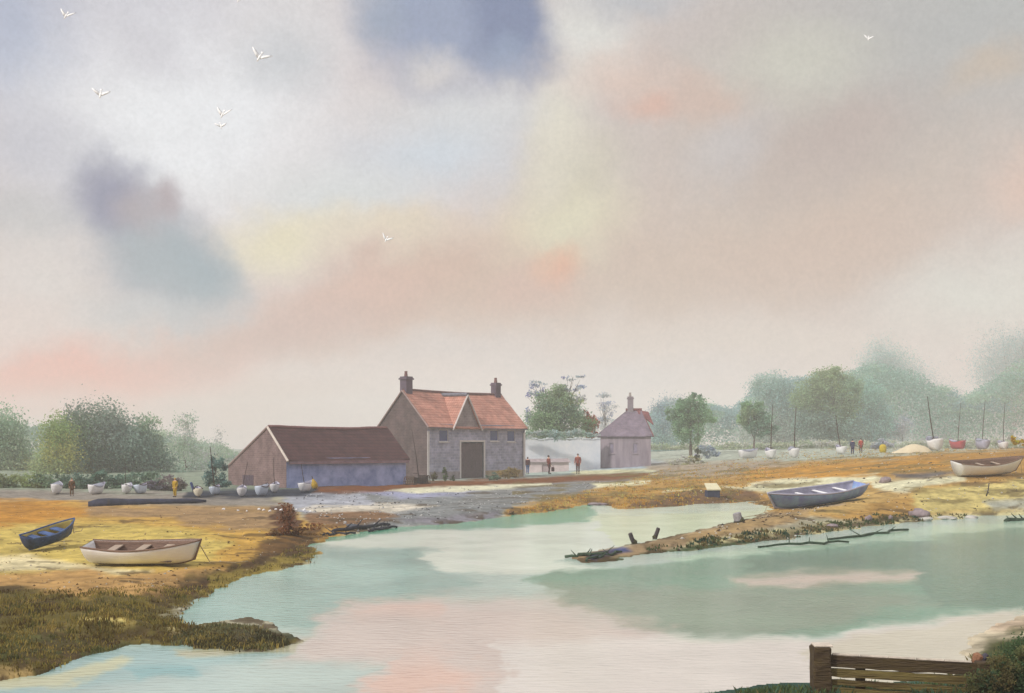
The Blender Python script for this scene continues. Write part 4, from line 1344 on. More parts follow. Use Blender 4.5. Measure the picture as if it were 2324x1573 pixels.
def along(pa, pb, L, lift=0.0, heel=0.0):
    """pose for a boat whose stern stands at pa and whose bow points to pb: location and rotation following the slope"""
    d = pb - pa
    yaw = math.atan2(d.y, d.x)
    pitch = -math.atan2(d.z, math.hypot(d.x, d.y))
    return (pa.x, pa.y, pa.z + lift), (heel, pitch, yaw)


# white rowing boat drawn up on the left sand, heeled towards the water
pa = at(212, 1281)
pb = Vector((pa.x + 3.0, pa.y - .15, 0))
pb.z = gz(pb.x, pb.y) + .04
loc, rot = along(pa, pb, 3.0, .03, R(9))
rowing_boat('rowing_boat', 'long white rowing boat with brown inside lying on the pale sand', loc, rot, 2.9, 1.25, .5, M_WHITE, M_WOOD, M_OAK, M_WOOD, None, .7, .07)
# blue dinghy, stern towards the water
pa = at(66, 1252)
pb = Vector((pa.x + .78, pa.y + 1.7, 0))
pb.z = gz(pb.x, pb.y) + .28
loc, rot = along(pa, pb, 2.6, .03, R(9))
rowing_boat('rowing_boat', 'small dark blue dinghy with raised bow left of the white rowing boat', loc, rot, 1.72, .86, .42, M_NAVY, M_SLATE, M_SLATE, mat('sandy_boat_boards', (176, 160, 96), .8, .15), None, .72, .1)
# lilac-blue boat on the spit
pa = at(1756, 1160)
pb = Vector((pa.x + 5.5, pa.y + 4.0, 0))
pb.z = gz(pb.x, pb.y) + .1
# bow points down to the creek
loc, rot = along(pb, pa, 6.5, .0, R(-9))
rowing_boat('open_boat', 'lilac-blue open boat with white stern aground at the head of the sandspit', loc, rot, 6.6, 1.7, .72, M_LILAC, M_GREY, M_WHITE, M_GREY, None, .6, .09, (.18, .42, .66), 'boat')
# white boat at the right edge
pa = at(2172, 1082)
pb = on(2330, pa.y + 2.2)
pb.z += .12
loc, rot = along(pa, pb, 5.0, .02, R(12))
rowing_boat('open_boat', 'big white open boat high on the bank at the right edge', loc, rot, 4.9, 1.7, .85, M_WHITE, M_WOOD, M_OAK, M_WOOD, None, .62, .1, (.2, .45, .7), 'boat')


def yacht(label, px, py, size, mh, yaw, mast=None, mtop=None, cabin=None, cover=False, group=None, name='sailing_dinghy', cat='small boat', D=None, mrad=.035):
    """small boat lying end-on; mast given by its top in the view; size = beam in metres"""
    p = at(px, py)
    if p.y > 165:
        p = on(px, 165)
    size *= .66 if p.y < 120 else .82
    L, B, H = size * 1.9, size, size * .8
    if abs(yaw - UP) < .8:
        yaw = UP + (yaw - UP) * .45
    rt = thing(name, label, cat, p, (R(random.uniform(-6, 6)), 0, yaw), group)
    off = Matrix.Translation((-L * .3, 0, .02))
    bm = hull(L, B, H, .7, .1, 16, 7)
    bm.transform(off)
    obj('hull', bm, mh, rt, True).data.materials.append(M_GREY)
    bm = bmesh.new()
    for s in (-1, 1):
        add_tube(bm, sheer_pts(L, B, H, .7, .1, s, 14, .01), .03, 6)
    bm.transform(off)
    obj('gunwale', bm, M_GREY if mh is M_WHITE else M_DKWOOD, rt)
    obj('thwart', box((L * .05, -B * .38, H * .75), (L * .05 + .22, B * .38, H * .75 + .04)).copy() if False else box((L * .05, -B * .38, H * .75), (L * .05 + .22, B * .38, H * .75 + .04)), M_OAK, rt)
    if cabin is not None:
        bm = box((L * .12, -B * .3, H * .8), (L * .46, B * .3, H * 1.35), .06)
        cb = obj('cabin', bm, cabin, rt)
        obj('cabin_window', box((L * .118, -B * .2, H * 1.0), (L * .135, B * .2, H * 1.2)), M_BLACK, cb)
    if cover:
        bm = bmesh.new()
        secs = []
        for i in range(7):
            t = .06 + .8 * i / 6
            b, zs, zk = hull_profile(t, L, B, H, .7)
            secs.append([bm.verts.new((t * L - L * .3, b * 1.05 * math.cos(a), zs - .06 + B * .26 * math.sin(a) * (1 - .3 * abs(i - 3) / 3))) for a in (math.pi * k / 8 for k in range(9))])
        for a_, b_ in zip(secs, secs[1:]):
            for k in range(8):
                bm.faces.new((a_[k], b_[k], b_[k + 1], a_[k + 1]))
        bm.faces.new(secs[0][::-1])
        bm.faces.new(secs[-1])
        bmesh.ops.recalc_face_normals(bm, faces=bm.faces)
        obj('canvas_cover', bm, M_TARP, rt, True)
    if mast is not None:
        rot = rt.rotation_euler.to_matrix()
        topw = Vector(((mast - CX) / F * p.y, p.y, CAMZ - (mtop - HY) / F * p.y))
        top = rot.inverted() @ (topw - p)
        base = Vector((L * .12, 0, H * .3))
        # mast leans within the boat's own plane as it does in the view
        bend = (base + top) * .5 + Vector((.05, .04, 0))
        obj('mast', add_tube(bmesh.new(), [base, bend, top], [mrad * 1.25, mrad * 1.05, mrad * .6], 7), M_DKWOOD, rt)
        m1 = base.lerp(top, .16)
        obj('boom', add_tube(bmesh.new(), [m1, m1 + Vector((-L * .42, 0, .05))], mrad * .7, 6), M_DKWOOD, rt)
    return rt


UP = R(90)
GL = 'small boats laid up along the left shore'
UP = R(90)
yacht('small white boat with grey cover, farthest left on the shore', 127, 1122, 1.15, M_WHITE, UP + .5, cover=True, group=GL)
yacht('white boat with dark blue cover at the thick end of the dark timber', 214, 1122, 1.1, M_WHITE, UP - .5, cover=True, group=GL)
yacht('white boat with little cabin and thin bare mast in front of the dark left trees', 285, 1121, 1.0, M_WHITE, UP + .2, 284, 1052, M_WHITE, group=GL, mrad=.02)
yacht('white open dinghy directly right of the small cabin boat', 318, 1121, 1.05, M_PALE, UP - .3, group=GL)
yacht('low cream dinghy beside the leaning navy post', 450, 1128, .95, M_CREAMY, UP + .7, group=GL)
yacht('pale blue dinghy with tall dark mast left of the barn gable', 487, 1124, .95, M_PALE, UP - .15, 477, 1014, group=GL)
yacht('white dinghy under the left half of the barn gable, thin mast', 549, 1128, 1.0, M_WHITE, UP + .35, 562, 1048, group=GL, mrad=.022)
yacht('pale blue boat with canvas cover under the middle of the barn gable', 592, 1126, 1.1, M_PALE, UP - .4, cover=True, group=GL)
yacht('white dinghy with dark mast before the right half of the barn gable', 623, 1118, 1.0, M_WHITE, UP + .1, 621, 1038, group=GL, mrad=.026)
yacht('white dinghy with leaning mast before the blue barn front', 691, 1117, 1.1, M_WHITE, UP - .6, 683, 1052, group=GL, mrad=.026)
yacht('upturned-looking white dinghy at the right end of the blue barn front', 872, 1093, 1.15, M_WHITE, R(30), cover=False, group=GL)
yacht('dark hulled dinghy with tall pale mast before the farmhouse gable', 948, 1098, .9, M_DKWOOD, R(15), 934, 974, group=GL, mrad=.04)

GR = 'small boats laid up on the right bank'
yacht('tiny white boat with thin mast in front of the bright green tree', 1586, 1046, 1.05, M_WHITE, UP + .5, 1584, 948, group=GR, mrad=.035)
yacht('white boat with long grey canvas cover and no mast', 1691, 1041, 1.5, M_WHITE, R(20), cover=True, group=GR)
yacht('white dinghy with dark mast leaning right at its top, left of the mast pair', 1750, 1041, 1.5, M_WHITE, UP + .1, 1753, 918, group=GR, mrad=.055)
yacht('white dinghy with grey cover and mast, right of the mast pair', 1803, 1040, 1.55, M_WHITE, UP - .15, 1806, 922, cover=True, group=GR, mrad=.055)
yacht('small white dinghy whose thin mast leans left, beside the navy figure', 1910, 1031, 1.25, M_WHITE, UP + .2, 1896, 942, group=GR, mrad=.055)
yacht('biggest white boat with grey cabin and mast raked to the left', 2124, 1024, 1.9, M_WHITE, UP - .1, 2104, 900, M_TARP, group=GR, name='sailing_boat', mrad=.06)
yacht('dull red hull with thin mast between two pale boats', 2176, 1013, 1.75, M_RED, UP + .6, 2180, 914, group=GR, name='sailing_boat', mrad=.05)
yacht('grey-mauve hull with mast, right of the red hull', 2230, 1012, 1.9, M_GREY, UP + .1, 2235, 908, cover=True, group=GR, name='sailing_boat', mrad=.05)
yacht('pale boat with grey cabin and crooked mast, last on the right', 2277, 1016, 1.5, M_WHITE, UP - .2, 2280, 912, M_GREY, group=GR, name='sailing_boat', mrad=.05)


# ------------------------------------------------------------------ people
def skinned(name, verts, edges, radii, m, parent, sub=1, root=0):
    me = bpy.data.meshes.new(name)
    me.from_pydata([Vector(v) for v in verts], edges, [])
    o = bpy.data.objects.new(name, me)
    COL.objects.link(o)
    sk = o.modifiers.new('skin', 'SKIN')
    sk.use_smooth_shade = True
    for i, r in enumerate(radii):
        r = r if isinstance(r, tuple) else (r, r)
        me.skin_vertices[0].data[i].radius = r
        me.skin_vertices[0].data[i].use_root = (i == root)
    if sub:
        s = o.modifiers.new('sub', 'SUBSURF')
        s.levels = s.render_levels = sub
    me.materials.append(m)
    o.parent = parent
    return o


M_SKIN = mat('skin', (206, 160, 138), .6, .05)
M_HAIR = mat('dark_brown_hair', (66, 46, 40), .8, .15)
M_SHOE = mat('black_boots', (44, 40, 42), .6, .1)


def person(label, p, yaw, h, coat, trous, stride=.12, arm=(.1, -.05), bag=False, hat=None, coat_len=.0, bend=0.0):
    """standing or walking figure about h metres tall, facing local -y"""
    rt = thing('person', label, 'person', p, (0, 0, yaw))
    s = h / 1.75 * 1.06
    hip = .92
    fy = bend * .25
    V = [(0, 0, hip), (0, fy * .3, 1.1), (0, fy * .7, 1.34), (0, fy, 1.46), (0, fy - .01, 1.53), (0, fy - .03, 1.63), (0, fy - .02, 1.71)]
    Rr = [(.15, .11), (.14, .1), (.165, .105), (.12, .085), .052, (.078, .095), (.06, .075)]
    E = [(0, 1), (1, 2), (2, 3), (3, 4), (4, 5), (5, 6)]
    V.append((0, fy - .125, 1.625)); Rr.append(.016); E.append((5, 7))
    for sd in (-1, 1):
        k = len(V)
        y1 = -stride * sd
        V += [(.095 * sd, 0, .84), (.1 * sd, y1 * .55 - .02, .47), (.1 * sd, y1 + .03, .1), (.11 * sd, y1 - .13, .045)]
        Rr += [.092, .06, .042, .036]
        E += [(0, k), (k, k + 1), (k + 1, k + 2), (k + 2, k + 3)]
        k = len(V)
        a = arm[0] if sd > 0 else arm[1]
        V += [(.2 * sd, fy * .9, 1.41), (.245 * sd, fy * .8 + .02, 1.13), (.235 * sd, fy - a - .06, .9), (.235 * sd, fy - a - .08, .82)]
        Rr += [.058, .043, .031, .034]
        E += [(3, k), (k, k + 1), (k + 1, k + 2), (k + 2, k + 3)]
        w = k + 3
        for fi in range(4):
            q = len(V)
            ox = (fi - 1.5) * .019
            V += [(.235 * sd, fy - a - .08 + ox, .775), (.228 * sd, fy - a - .09 + ox, .735 + .006 * abs(fi - 1.4))]
            Rr += [.0095, .0075]
            E += [(w, q), (q, q + 1)]
        q = len(V)
        V += [(.222 * sd, fy - a - .125, .8)]
        Rr += [.0105]
        E += [(w, q)]
    V = [tuple(c * s for c in v) for v in V]
    Rr = [tuple(x * s for x in r) if isinstance(r, tuple) else r * s for r in Rr]
    body = skinned('body', V, E, Rr, M_SKIN, rt, 1)
    bm = bmesh.new()
    for sd in (-1, 1):
        add_ball(bm, (.03 * sd * s, (fy - .115) * s, 1.645 * s), .009 * s, 8)
    obj('eyes', bm, M_SHOE, body)
    # coat
    cl = .74 - coat_len
    CV = [(0, 0, hip), (0, fy * .3, 1.1), (0, fy * .7, 1.34), (0, fy, 1.47), (0, 0, cl)]
    CR = [(.185, .15), (.17, .135), (.195, .14), (.1, .09), (.2, .165)]
    CE = [(0, 1), (1, 2), (2, 3), (0, 4)]
    for sd in (-1, 1):
        k = len(CV)
        a = arm[0] if sd > 0 else arm[1]
        CV += [(.205 * sd, fy * .9, 1.41), (.25 * sd, fy * .8 + .02, 1.13), (.24 * sd, fy - a - .055, .91)]
        CR += [.078, .064, .052]
        CE += [(2, k), (k, k + 1), (k + 1, k + 2)]
    skinned('coat', [tuple(c * s for c in v) for v in CV], CE, [tuple(x * s for x in r) if isinstance(r, tuple) else r * s for r in CR], coat, rt, 1)
    TV = [(0, 0, .9)]
    TR = [(.15, .12)]
    TE = []
    for sd in (-1, 1):
        k = len(TV)
        y1 = -stride * sd
        TV += [(.095 * sd, 0, .84), (.1 * sd, y1 * .55 - .02, .47), (.1 * sd, y1 + .03, .09)]
        TR += [.108, .078, .064]
        TE += [(0, k), (k, k + 1), (k + 1, k + 2)]
    skinned('trousers', [tuple(c * s for c in v) for v in TV], TE, [tuple(x * s for x in r) if isinstance(r, tuple) else r * s for r in TR], trous, rt, 1)
    bm = add_ball(bmesh.new(), (0, (fy + .008) * s, 1.672 * s), (.092 * s, .108 * s, .1 * s), 12)
    obj('hair' if hat is None else 'hat', bm, hat or M_HAIR, rt, True)
    for sd in (-1, 1):
        y1 = -stride * sd
        obj('boot', add_ball(bmesh.new(), (.105 * sd * s, (y1 - .05) * s, .05 * s), (.055 * s, .14 * s, .055 * s), 10), M_SHOE, rt, True)
    return rt


M_RUST = mat('rust_wool', (118, 50, 38), .9, .15, 6)
M_RUST2 = mat('brick_red_wool', (132, 56, 42), .9, .15, 6)
M_DKRED = mat('maroon_cloth', (70, 34, 38), .9, .15, 6)
M_BLUE = mat('blue_denim', (52, 84, 128), .9, .15, 6)
M_NAVYC = mat('navy_cloth', (44, 46, 84), .9, .15, 6)
M_BRN = mat('brown_cloth', (88, 58, 30), .9, .15, 6)
M_MUST = mat('mustard_oilskin', (170, 138, 20), .6, .12, 5)
M_REDC = mat('red_cloth', (170, 66, 58), .9, .15, 6)
M_DGRN = mat('dark_green_cloth', (54, 60, 56), .9, .15, 6)


def stand(px, foot, head=None):
    p = at(px, foot)
    return p, (foot - head) / F * p.y if head else 1.75


p, h = stand(1197, 1076, 1040)
person('person in dark maroon top and blue trousers nearest the farmhouse', p, R(160), min(max(h, 1.6), 2.1), M_DKRED, M_BLUE, .05, hat=M_DKRED)
p, h = stand(1246, 1076, 1036)
person('person in rust coat leaning slightly, carrying a dark bag', p, R(120), min(max(h, 1.6), 2.1), M_RUST, M_DKRED, .1, (.2, .05), coat_len=.08, bend=.35)
q = p + Vector((.42, -.15, 0))
bm = box((-.19, -.1, 0), (.19, .1, .5), .07)
bg_ = thing('bag', 'dark purple bag hanging beside the rust-coated person', 'bag', (q.x, q.y, gz(q.x, q.y) + .28), (0, 0, R(20)))
obj('bag_body', bm, M_DKRED, bg_, True)
obj('strap', add_tube(bmesh.new(), [(-.12, 0, .48), (-.07, 0, .68), (.07, 0, .68), (.12, 0, .48)], .018, 6), M_DKRED, bg_)
p, h = stand(1311, 1075, 1030)
person('tallest person, in brick-red coat, right of the two by the farmhouse', p, R(-10), min(max(h, 1.6), 2.15), M_RUST2, M_DKRED, .08, (.16, .22), coat_len=.1, hat=M_DKRED)
p, h = stand(1934, 1031, 1001)
person('person all in navy on the right bank', p, R(170), min(max(h, 1.7), 2.0), M_NAVYC, M_NAVYC, .05, coat_len=.15, hat=M_NAVYC)
p, h = stand(1953, 1028, 998)
person('person in red coat with dark green hood beside the navy one', p, R(185), min(max(h, 1.7), 2.0), M_REDC, M_DKRED, .04, coat_len=.12, hat=M_DGRN)
p, h = stand(163, 1126, 1097)
person('person in dark brown coat between the two leftmost boats', p, R(30), 1.15 if h < 1.1 else h, M_BRN, M_BRN, .04, coat_len=.2, hat=M_BRN)
p, h = stand(397, 1128, 1093)
person('person in long mustard oilskin left of the navy post', p, R(-20), 1.2 if h < 1.2 else h, M_MUST, M_MUST, .03, coat_len=.28, hat=M_MUST)

# ------------------------------------------------------------------ things along the shore
def post(label, p, top, r, m, name='mooring_post', group=None, cat='post'):
    rt = thing(name, label, cat, p, (0, 0, 0), group)
    t = Vector(top)
    bm = add_tube(bmesh.new(), [(0, 0, -.4), (0, 0, 0), t * .5 + Vector((random.uniform(-.02, .02), 0, 0)), t * .93, t], [r * 1.1, r * 1.08, r, r * .95, r * .7], 10)
    obj('shaft', bm, m, rt)
    obj('weed_collar', add_tube(bmesh.new(), [(0, 0, -.05), (0, 0, .08), t * .18 + Vector((0, 0, .02))], [r * 1.5, r * 1.35, r * 1.15], 10), mat('bladder_weed', (70, 68, 44), .9, .25, 14, .5), rt)
    return rt


PG = 'posts on the sandspit'
M_POST = mat('wet_dark_post', (66, 58, 62), .7, .25, 8, .4, 20)
p = at(1439, 1234); k = p.y / F
post('dark post leaning left on the tip of the sandspit', p, (-10 * k, 0, 24 * k), .085, M_POST, group=PG)
p = at(1485, 1224); k = p.y / F
post('dark post leaning right, second on the sandspit', p, (9 * k, 0, 26 * k), .08, M_POST, group=PG)
p = at(1677, 1186); k = p.y / F
post('pale grey stump on the upper edge of the sandspit', p, (-6 * k, 0, 22 * k), .19, mat('grey_stump', (148, 144, 148), .85, .15, 6, .4), group=PG)
p = at(2238, 1127); k = p.y / F
post('thin dark stick standing in the pale yellow sand', p, (6 * k, 0, 30 * k), .03, M_POST, 'marker_stick', None, 'stick')
p = at(441, 1117); k = p.y / F
post('short navy post leaning left beside the cream dinghy', p, (-8 * k, 0, 22 * k), .1, M_NAVY, cat='post')
p = at(1742, 1128)

# long dark timber on the left bank
pa, pb = at(200, 1150), at(468, 1142)
d = pb - pa
tm = thing('timber_baulk', 'long dark navy timber lying along the top of the left bank', 'timber', pa, (0, 0, math.atan2(d.y, d.x)))
Lt = math.hypot(d.x, d.y)
bm = add_tube(bmesh.new(), [(Lt * i / 12, random.uniform(-.05, .05), .14 + d.z * i / 12 + random.uniform(-.02, .02)) for i in range(13)], [.16, .31, .3, .27, .25, .24, .22, .2, .19, .18, .16, .13, .08], 10)
obj('trunk', bm, mat('tarred_timber', (50, 54, 74), .8, .25, 3, .4, 12), tm, True)
obj('iron_band', add_tube(bmesh.new(), [(Lt * .16, 0, .14 + d.z * .16), (Lt * .16 + .12, 0, .14 + d.z * .16)], .31, 12), MATS['black_iron'], tm)

# cream and navy crate on the ochre bank
p = at(1616, 1128)
cr_ = thing('storage_box', 'cream-topped dark box standing on the ochre bank', 'box', p, (0, 0, R(12)))
k = p.y / F
wB, hB = 30 * k, 30 * k
obj('box_body', box((-wB / 2, -wB * .3, -.05), (wB / 2, wB * .3, hB * .5), .02), mat('box_navy_planks', (62, 66, 88), .8, .2, 5), cr_)
bm = poly_prism(bmesh.new(), [(-wB * .56, -wB * .36, hB * .5 + .004), (wB * .56, -wB * .36, hB * .5 + .004), (wB * .5, wB * .36, hB * .95), (-wB * .5, wB * .36, hB * .95)], (0, 0, .07))
obj('lid', bm, mat('box_cream_lid', (206, 198, 168), .8, .06, 4), cr_)

# small things among the boats
p = at(716, 1110)
k = p.y / F
bu = thing('marker_buoy', 'mustard-yellow leaning buoy before the blue barn front', 'buoy', p, (0, R(-16), 0))
bm = add_tube(bmesh.new(), [(0, 0, 0), (0, 0, .12), (0, 0, .4), (0, 0, .66), (0, 0, .82)], [.1, .24, .26, .14, .05], 14)
obj('float', bm, M_MUST, bu, True)
obj('top_mark', add_tube(bmesh.new(), [(0, 0, .8), (0, 0, 1.05)], .03, 6), M_DKWOOD, bu)
p = at(2003, 1027)
dm = thing('marker_buoy', 'squat mustard-yellow buoy in front of the purple-grey bush', 'buoy', p, (0, 0, 0))
obj('float', add_tube(bmesh.new(), [(0, 0, -.05), (0, 0, .1), (0, 0, .35), (0, 0, .7), (0, 0, .92), (0, 0, 1.0)], [.28, .38, .42, .42, .3, .1], 16), mat('yellow_buoy_paint', (182, 158, 30), .6, .12, 4), dm, True)
obj('lifting_ring', add_tube(bmesh.new(), [(.12 * math.cos(a), 0, 1.05 + .12 * math.sin(a)) for a in (2 * math.pi * i / 12 for i in range(13))], .025, 6), MATS['black_iron'], dm)

# cream heap of sand on the right bank
p = at(2066, 1027)
k = p.y / F
NX, NY = 40, 24
bm = bmesh.new()
g = []
for j in range(NY + 1):
    row = []
    for i in range(NX + 1):
        u, v = i / NX * 2 - 1, j / NY * 2 - 1
        hgt = max(0, 1 - abs(u) ** 1.6 - v * v) ** .9 * (1 + .5 * u) * 20 * k
        X, Y = u * 48 * k, v * 26 * k
        row.append(bm.verts.new((X, Y, hgt * .95 + .05 * float(fbm(np.array([X * 1.1]), np.array([Y * 1.1]))[0]) + gz(p.x + X, p.y + Y) - p.z - .05)))
    g.append(row)
for j in range(NY):
    for i in range(NX):
        bm.faces.new((g[j][i], g[j][i + 1], g[j + 1][i + 1], g[j + 1][i]))
hp = obj('sand_heap', bm, mat('cream_sand', (204, 190, 162), .95, .06, 1.2, .3, 8), None, True)
hp.location = p
tag(hp, 'smooth cream sand heap on the right bank beside the purple-grey bush', 'sand heap')

# lobster pots at the corner of the farmhouse
M_WICK = mat('wicker', (92, 64, 44), .9, .25, 10, .5)
for px_, py_, lb_, s_ in ((930, 1100, 'dark wicker lobster pot beside the tall pale mast', 1.0), (962, 1097, 'brown arched lobster pot at the near corner of the farmhouse', 1.05)):
    p = at(px_, py_)
    lp = thing('lobster_pot', lb_, 'lobster pot', p, (0, 0, R(random.uniform(-40, 40))), 'lobster pots by the farmhouse')
    bm = bmesh.new()
    for i in range(6):
        x = -.42 + i * .168
        add_tube(bm, [(x * s_, .34 * s_ * math.cos(a), .04 + .62 * s_ * math.sin(a)) for a in (math.pi * q / 8 for q in range(9))], .035, 5)
    obj('hoops', bm, M_WICK, lp)
    bm = bmesh.new()
    for q in range(9):
        a = math.pi * q / 8
        add_tube(bm, [(-.46 * s_, .36 * s_ * math.cos(a), .04 + .64 * s_ * math.sin(a)), (.46 * s_, .36 * s_ * math.cos(a), .04 + .64 * s_ * math.sin(a))], .022, 5)
    obj('netting', bm, mat('brown_net', (78, 62, 52), .9, .2), lp)
    obj('base_board', box((-.48 * s_, -.38 * s_, 0), (.48 * s_, .38 * s_, .04)), M_DKWOOD, lp)

# driftwood on the water's edge
DG = 'driftwood along the water line'
for (ax, ay), (bx_, by_), r_, lb_ in (
        ((755, 1207), (884, 1192), .09, 'longest black driftwood branch at the mud edge'),
        ((730, 1216), (806, 1212), .06, 'thin black driftwood stick left of the long branch'),
        ((836, 1208), (900, 1198), .07, 'grey driftwood branch right of the long black one'),
        ((1282, 1266), (1372, 1259), .06, 'green weedy branch off the tip of the sandspit'),
        ((1330, 1276), (1410, 1256), .05, 'thin dark root below the tip of the sandspit'),
        ((1925, 1232), (1720, 1244), .05, 'thin weedy branch in the water under the sandspit'),
        ((2060, 1204), (1880, 1226), .06, 'long dark weedy branch along the yellow shore'),
        ((2280, 1184), (2340, 1180), .1, 'dark green log in the water at the right edge')):
    pa, pb = at(ax, ay), at(bx_, by_)
    pa.z, pb.z = max(pa.z, .01) + .03, max(pb.z, .01) + .03
    root = thing('driftwood', lb_, 'driftwood', pa, (0, 0, 0), DG)
    n = 9
    pts = [(pb - pa) * (i / n) + Vector((random.uniform(-.12, .12), random.uniform(-.2, .2), random.uniform(-.02, .05))) * (0 if i in (0, n) else 1) for i in range(n + 1)]
    bm = add_tube(bmesh.new(), pts, [r_ * (1 - .6 * abs(i - n * .45) / n) for i in range(n + 1)], 7)
    mm = mat('weedy_driftwood', (58, 74, 58), .85, .25, 6, .4) if ax > 1200 else mat('black_driftwood', (54, 52, 62), .85, .25, 6, .4)
    obj('limb', bm, mm, root)
    bm = bmesh.new()
    for i in (2, 4, 6):
        e = Vector(pts[i])
        add_tube(bm, [e, e + Vector((random.uniform(-.5, .5), random.uniform(-.3, .3), random.uniform(.12, .35)))], [r_ * .5, r_ * .15], 5)
    obj('twigs', bm, mm, root)


def rock(label, px, py, w, h, m, group, sink=.25):
    p = at(px, py)
    k = p.y / F
    bm = bmesh.new()
    bmesh.ops.create_icosphere(bm, subdivisions=3, radius=1)
    sd = random.uniform(0, 50)
    for v in bm.verts:
        c = v.co
        f = 1 + .55 * float(fbm(np.array([c.x * 1.1 + sd]), np.array([c.y * 1.1 + c.z * 1.7 + sd]), 3)[0])
        v.co = Vector((c.x * w * k * f, c.y * w * k * .8 * f, c.z * h * k * f))
    o = obj('rock', bm, m, None, True)
    o.location = (p.x, p.y, p.z + h * k * (1 - sink) * .4)
    o.rotation_euler.z = random.uniform(0, 6)
    return tag(o, label, 'rock', group)


RG = 'stones along the yellow shore'
M_ROCKA = mat('mauve_grey_stone', (138, 124, 128), .9, .2, 3, .5, 8)
M_ROCKB = mat('pale_grey_stone', (176, 172, 166), .9, .15, 3, .5, 8)
for a in (('pointed mauve stone, first of the upright ones on the yellow shore', 1972, 1182, 9, 11, M_ROCKA), ('small upright dark stone right of the pointed mauve one', 2020, 1180, 6, 9, M_ROCKA),
          ('big arched brown stone on the yellow shore', 2084, 1172, 22, 13, M_ROCKA), ('low grey slab beside the big arched stone', 2100, 1182, 16, 6, M_ROCKB),
          ('long pale stone at the water right of the arched stone', 2150, 1178, 22, 5, M_ROCKB), ('grey flat stone nearest the right edge of the shore', 2205, 1176, 16, 5, M_ROCKB),
          ('rounded mauve stone at the foot of the ochre slope', 1890, 1196, 16, 6, M_ROCKA), ('grey boulder left of the big white boat', 2009, 1096, 16, 9, M_ROCKA),
          ('dark low stone on the mud beside the long branch', 797, 1196, 18, 6, mat('wet_dark_stone', (74, 78, 88), .6, .2, 3, .4)), ('brown flat stone at the tip of the middle ochre bank', 1160, 1166, 8, 5, mat('brown_stone', (112, 84, 58), .9, .2, 3, .5)),
          ('grey sodden slab in the inlet below the ochre bank', 1355, 1146, 30, 4, M_ROCKA)):
    rock(*a[:6], RG)
WG = 'white stones along the top of the left sand'
for i, px_ in enumerate((507, 540, 560, 588, 598, 612, 626, 638, 656, 672, 690, 704)):
    w_ = (4.4, 2.6, 2.6, 4.0, 3.4, 4.4, 3.4, 4.6, 3.0, 2.8, 4.2, 2.6)[i]
    rock('small white stone in the row along the top of the left sand', px_, 1157 + (i % 3) * 2, w_, w_ * .75, M_WHITE, WG)

# ------------------------------------------------------------------ sluice boards on the near right bank
D0 = 15.2
M_SLU = mat('sodden_dark_oak', (50, 37, 30), .8, .3, 3, .6, 14, tint=(84, 70, 42), stretch=(.5, 4, 4))
M_SLU2 = mat('mossy_oak_board', (112, 100, 56), .85, .3, 2.5, .6, 12, tint=(66, 48, 30), stretch=(.4, 4, 4))
M_SLUTOP = mat('bleached_board_edge', (196, 184, 170), .85, .15, 6, .3)
pl = Vector(((1862 - CX) / F * D0, D0, 0))
yaw = R(-3)
sl_ = thing('wooden_sluice', 'dark weathered plank barrier with thick post on the near right bank', 'plank barrier', (pl.x, pl.y, 0), (0, 0, yaw))
zt = lambda py: CAMZ - (py - HY) / F * D0
bm = box((-.125, -.13, -.5), (.125, .13, zt(1466)), .025, .008)
bmesh.ops.subdivide_edges(bm, edges=[e for e in bm.edges if abs((e.verts[0].co - e.verts[1].co).z) > .5], cuts=8)
for v in bm.verts:
    v.co.x += random.uniform(-.01, .01)
    v.co.y += random.uniform(-.01, .01)
pst = obj('post', bm, M_SLU, sl_)
obj('post_cap', box((-.11, -.12, zt(1466) + .003), (.14, .12, zt(1466) + .03), .01), M_SLUTOP, pst)
zz = [(zt(1500), zt(1482)), (zt(1525), zt(1502)), (zt(1546), zt(1529)), (zt(1590), zt(1552))]
LB = 2.0
for i, (z0, z1) in enumerate([(zt(1513), zt(1486)), (zt(1534), zt(1516)), (zt(1556), zt(1541)), (zt(1600), zt(1559))]):
    bm = bmesh.new()
    n = 12
    rows = []
    x0 = .13
    for j in range(n + 1):
        x = x0 + LB * j / n
        dz = -.095 * j / n
        w1, w0 = random.uniform(-.008, .008), random.uniform(-.012, .012)
        if i == 2 and j < 4:
            w0 += .02
        rows.append([bm.verts.new(c) for c in ((x, -.03, z0 + dz + w0), (x, .03, z0 + dz + w0), (x, .03, z1 + dz + w1), (x, -.03, z1 + dz + w1))])
    for a_, b_ in zip(rows, rows[1:]):
        for k in range(4):
            bm.faces.new((a_[k], b_[k], b_[(k + 1) % 4], a_[(k + 1) % 4]))
    bm.faces.new(rows[0])
    bm.faces.new(rows[-1][::-1])
    bmesh.ops.recalc_face_normals(bm, faces=bm.faces)
    pk = obj('plank', bm, M_SLU if i in (0,) else M_SLU2, sl_)
    if i == 0:
        bm = bmesh.new()
        for j in range(5):
            xa = x0 + .03 + j * .38
            dz0, dz1 = -.095 * (xa - x0) / LB, -.095 * (xa + .36 - x0) / LB
            add_tube(bm, [(xa, .0, z1 + dz0 + .01), (xa + .36, .0, z1 + dz1 + .01)], .022, 6)
        obj('bleached_edge', bm, M_SLUTOP, pk)
obj('back_rail', box((.5, .035, -.4), (.62, .13, zt(1508)), .01), M_SLU, sl_)
obj('end_post', box((x0 + LB - .02, -.08, -.4), (x0 + LB + .14, .09, zt(1497)), .02, .01), M_SLU, sl_)
p = Vector(((2190 - CX) / F * D0, D0 + .05, 0))
stp = thing('tree_stump', 'weathered orange-brown stump at the right end of the plank barrier', 'stump', (p.x, p.y, 0), (0, R(14), 0))
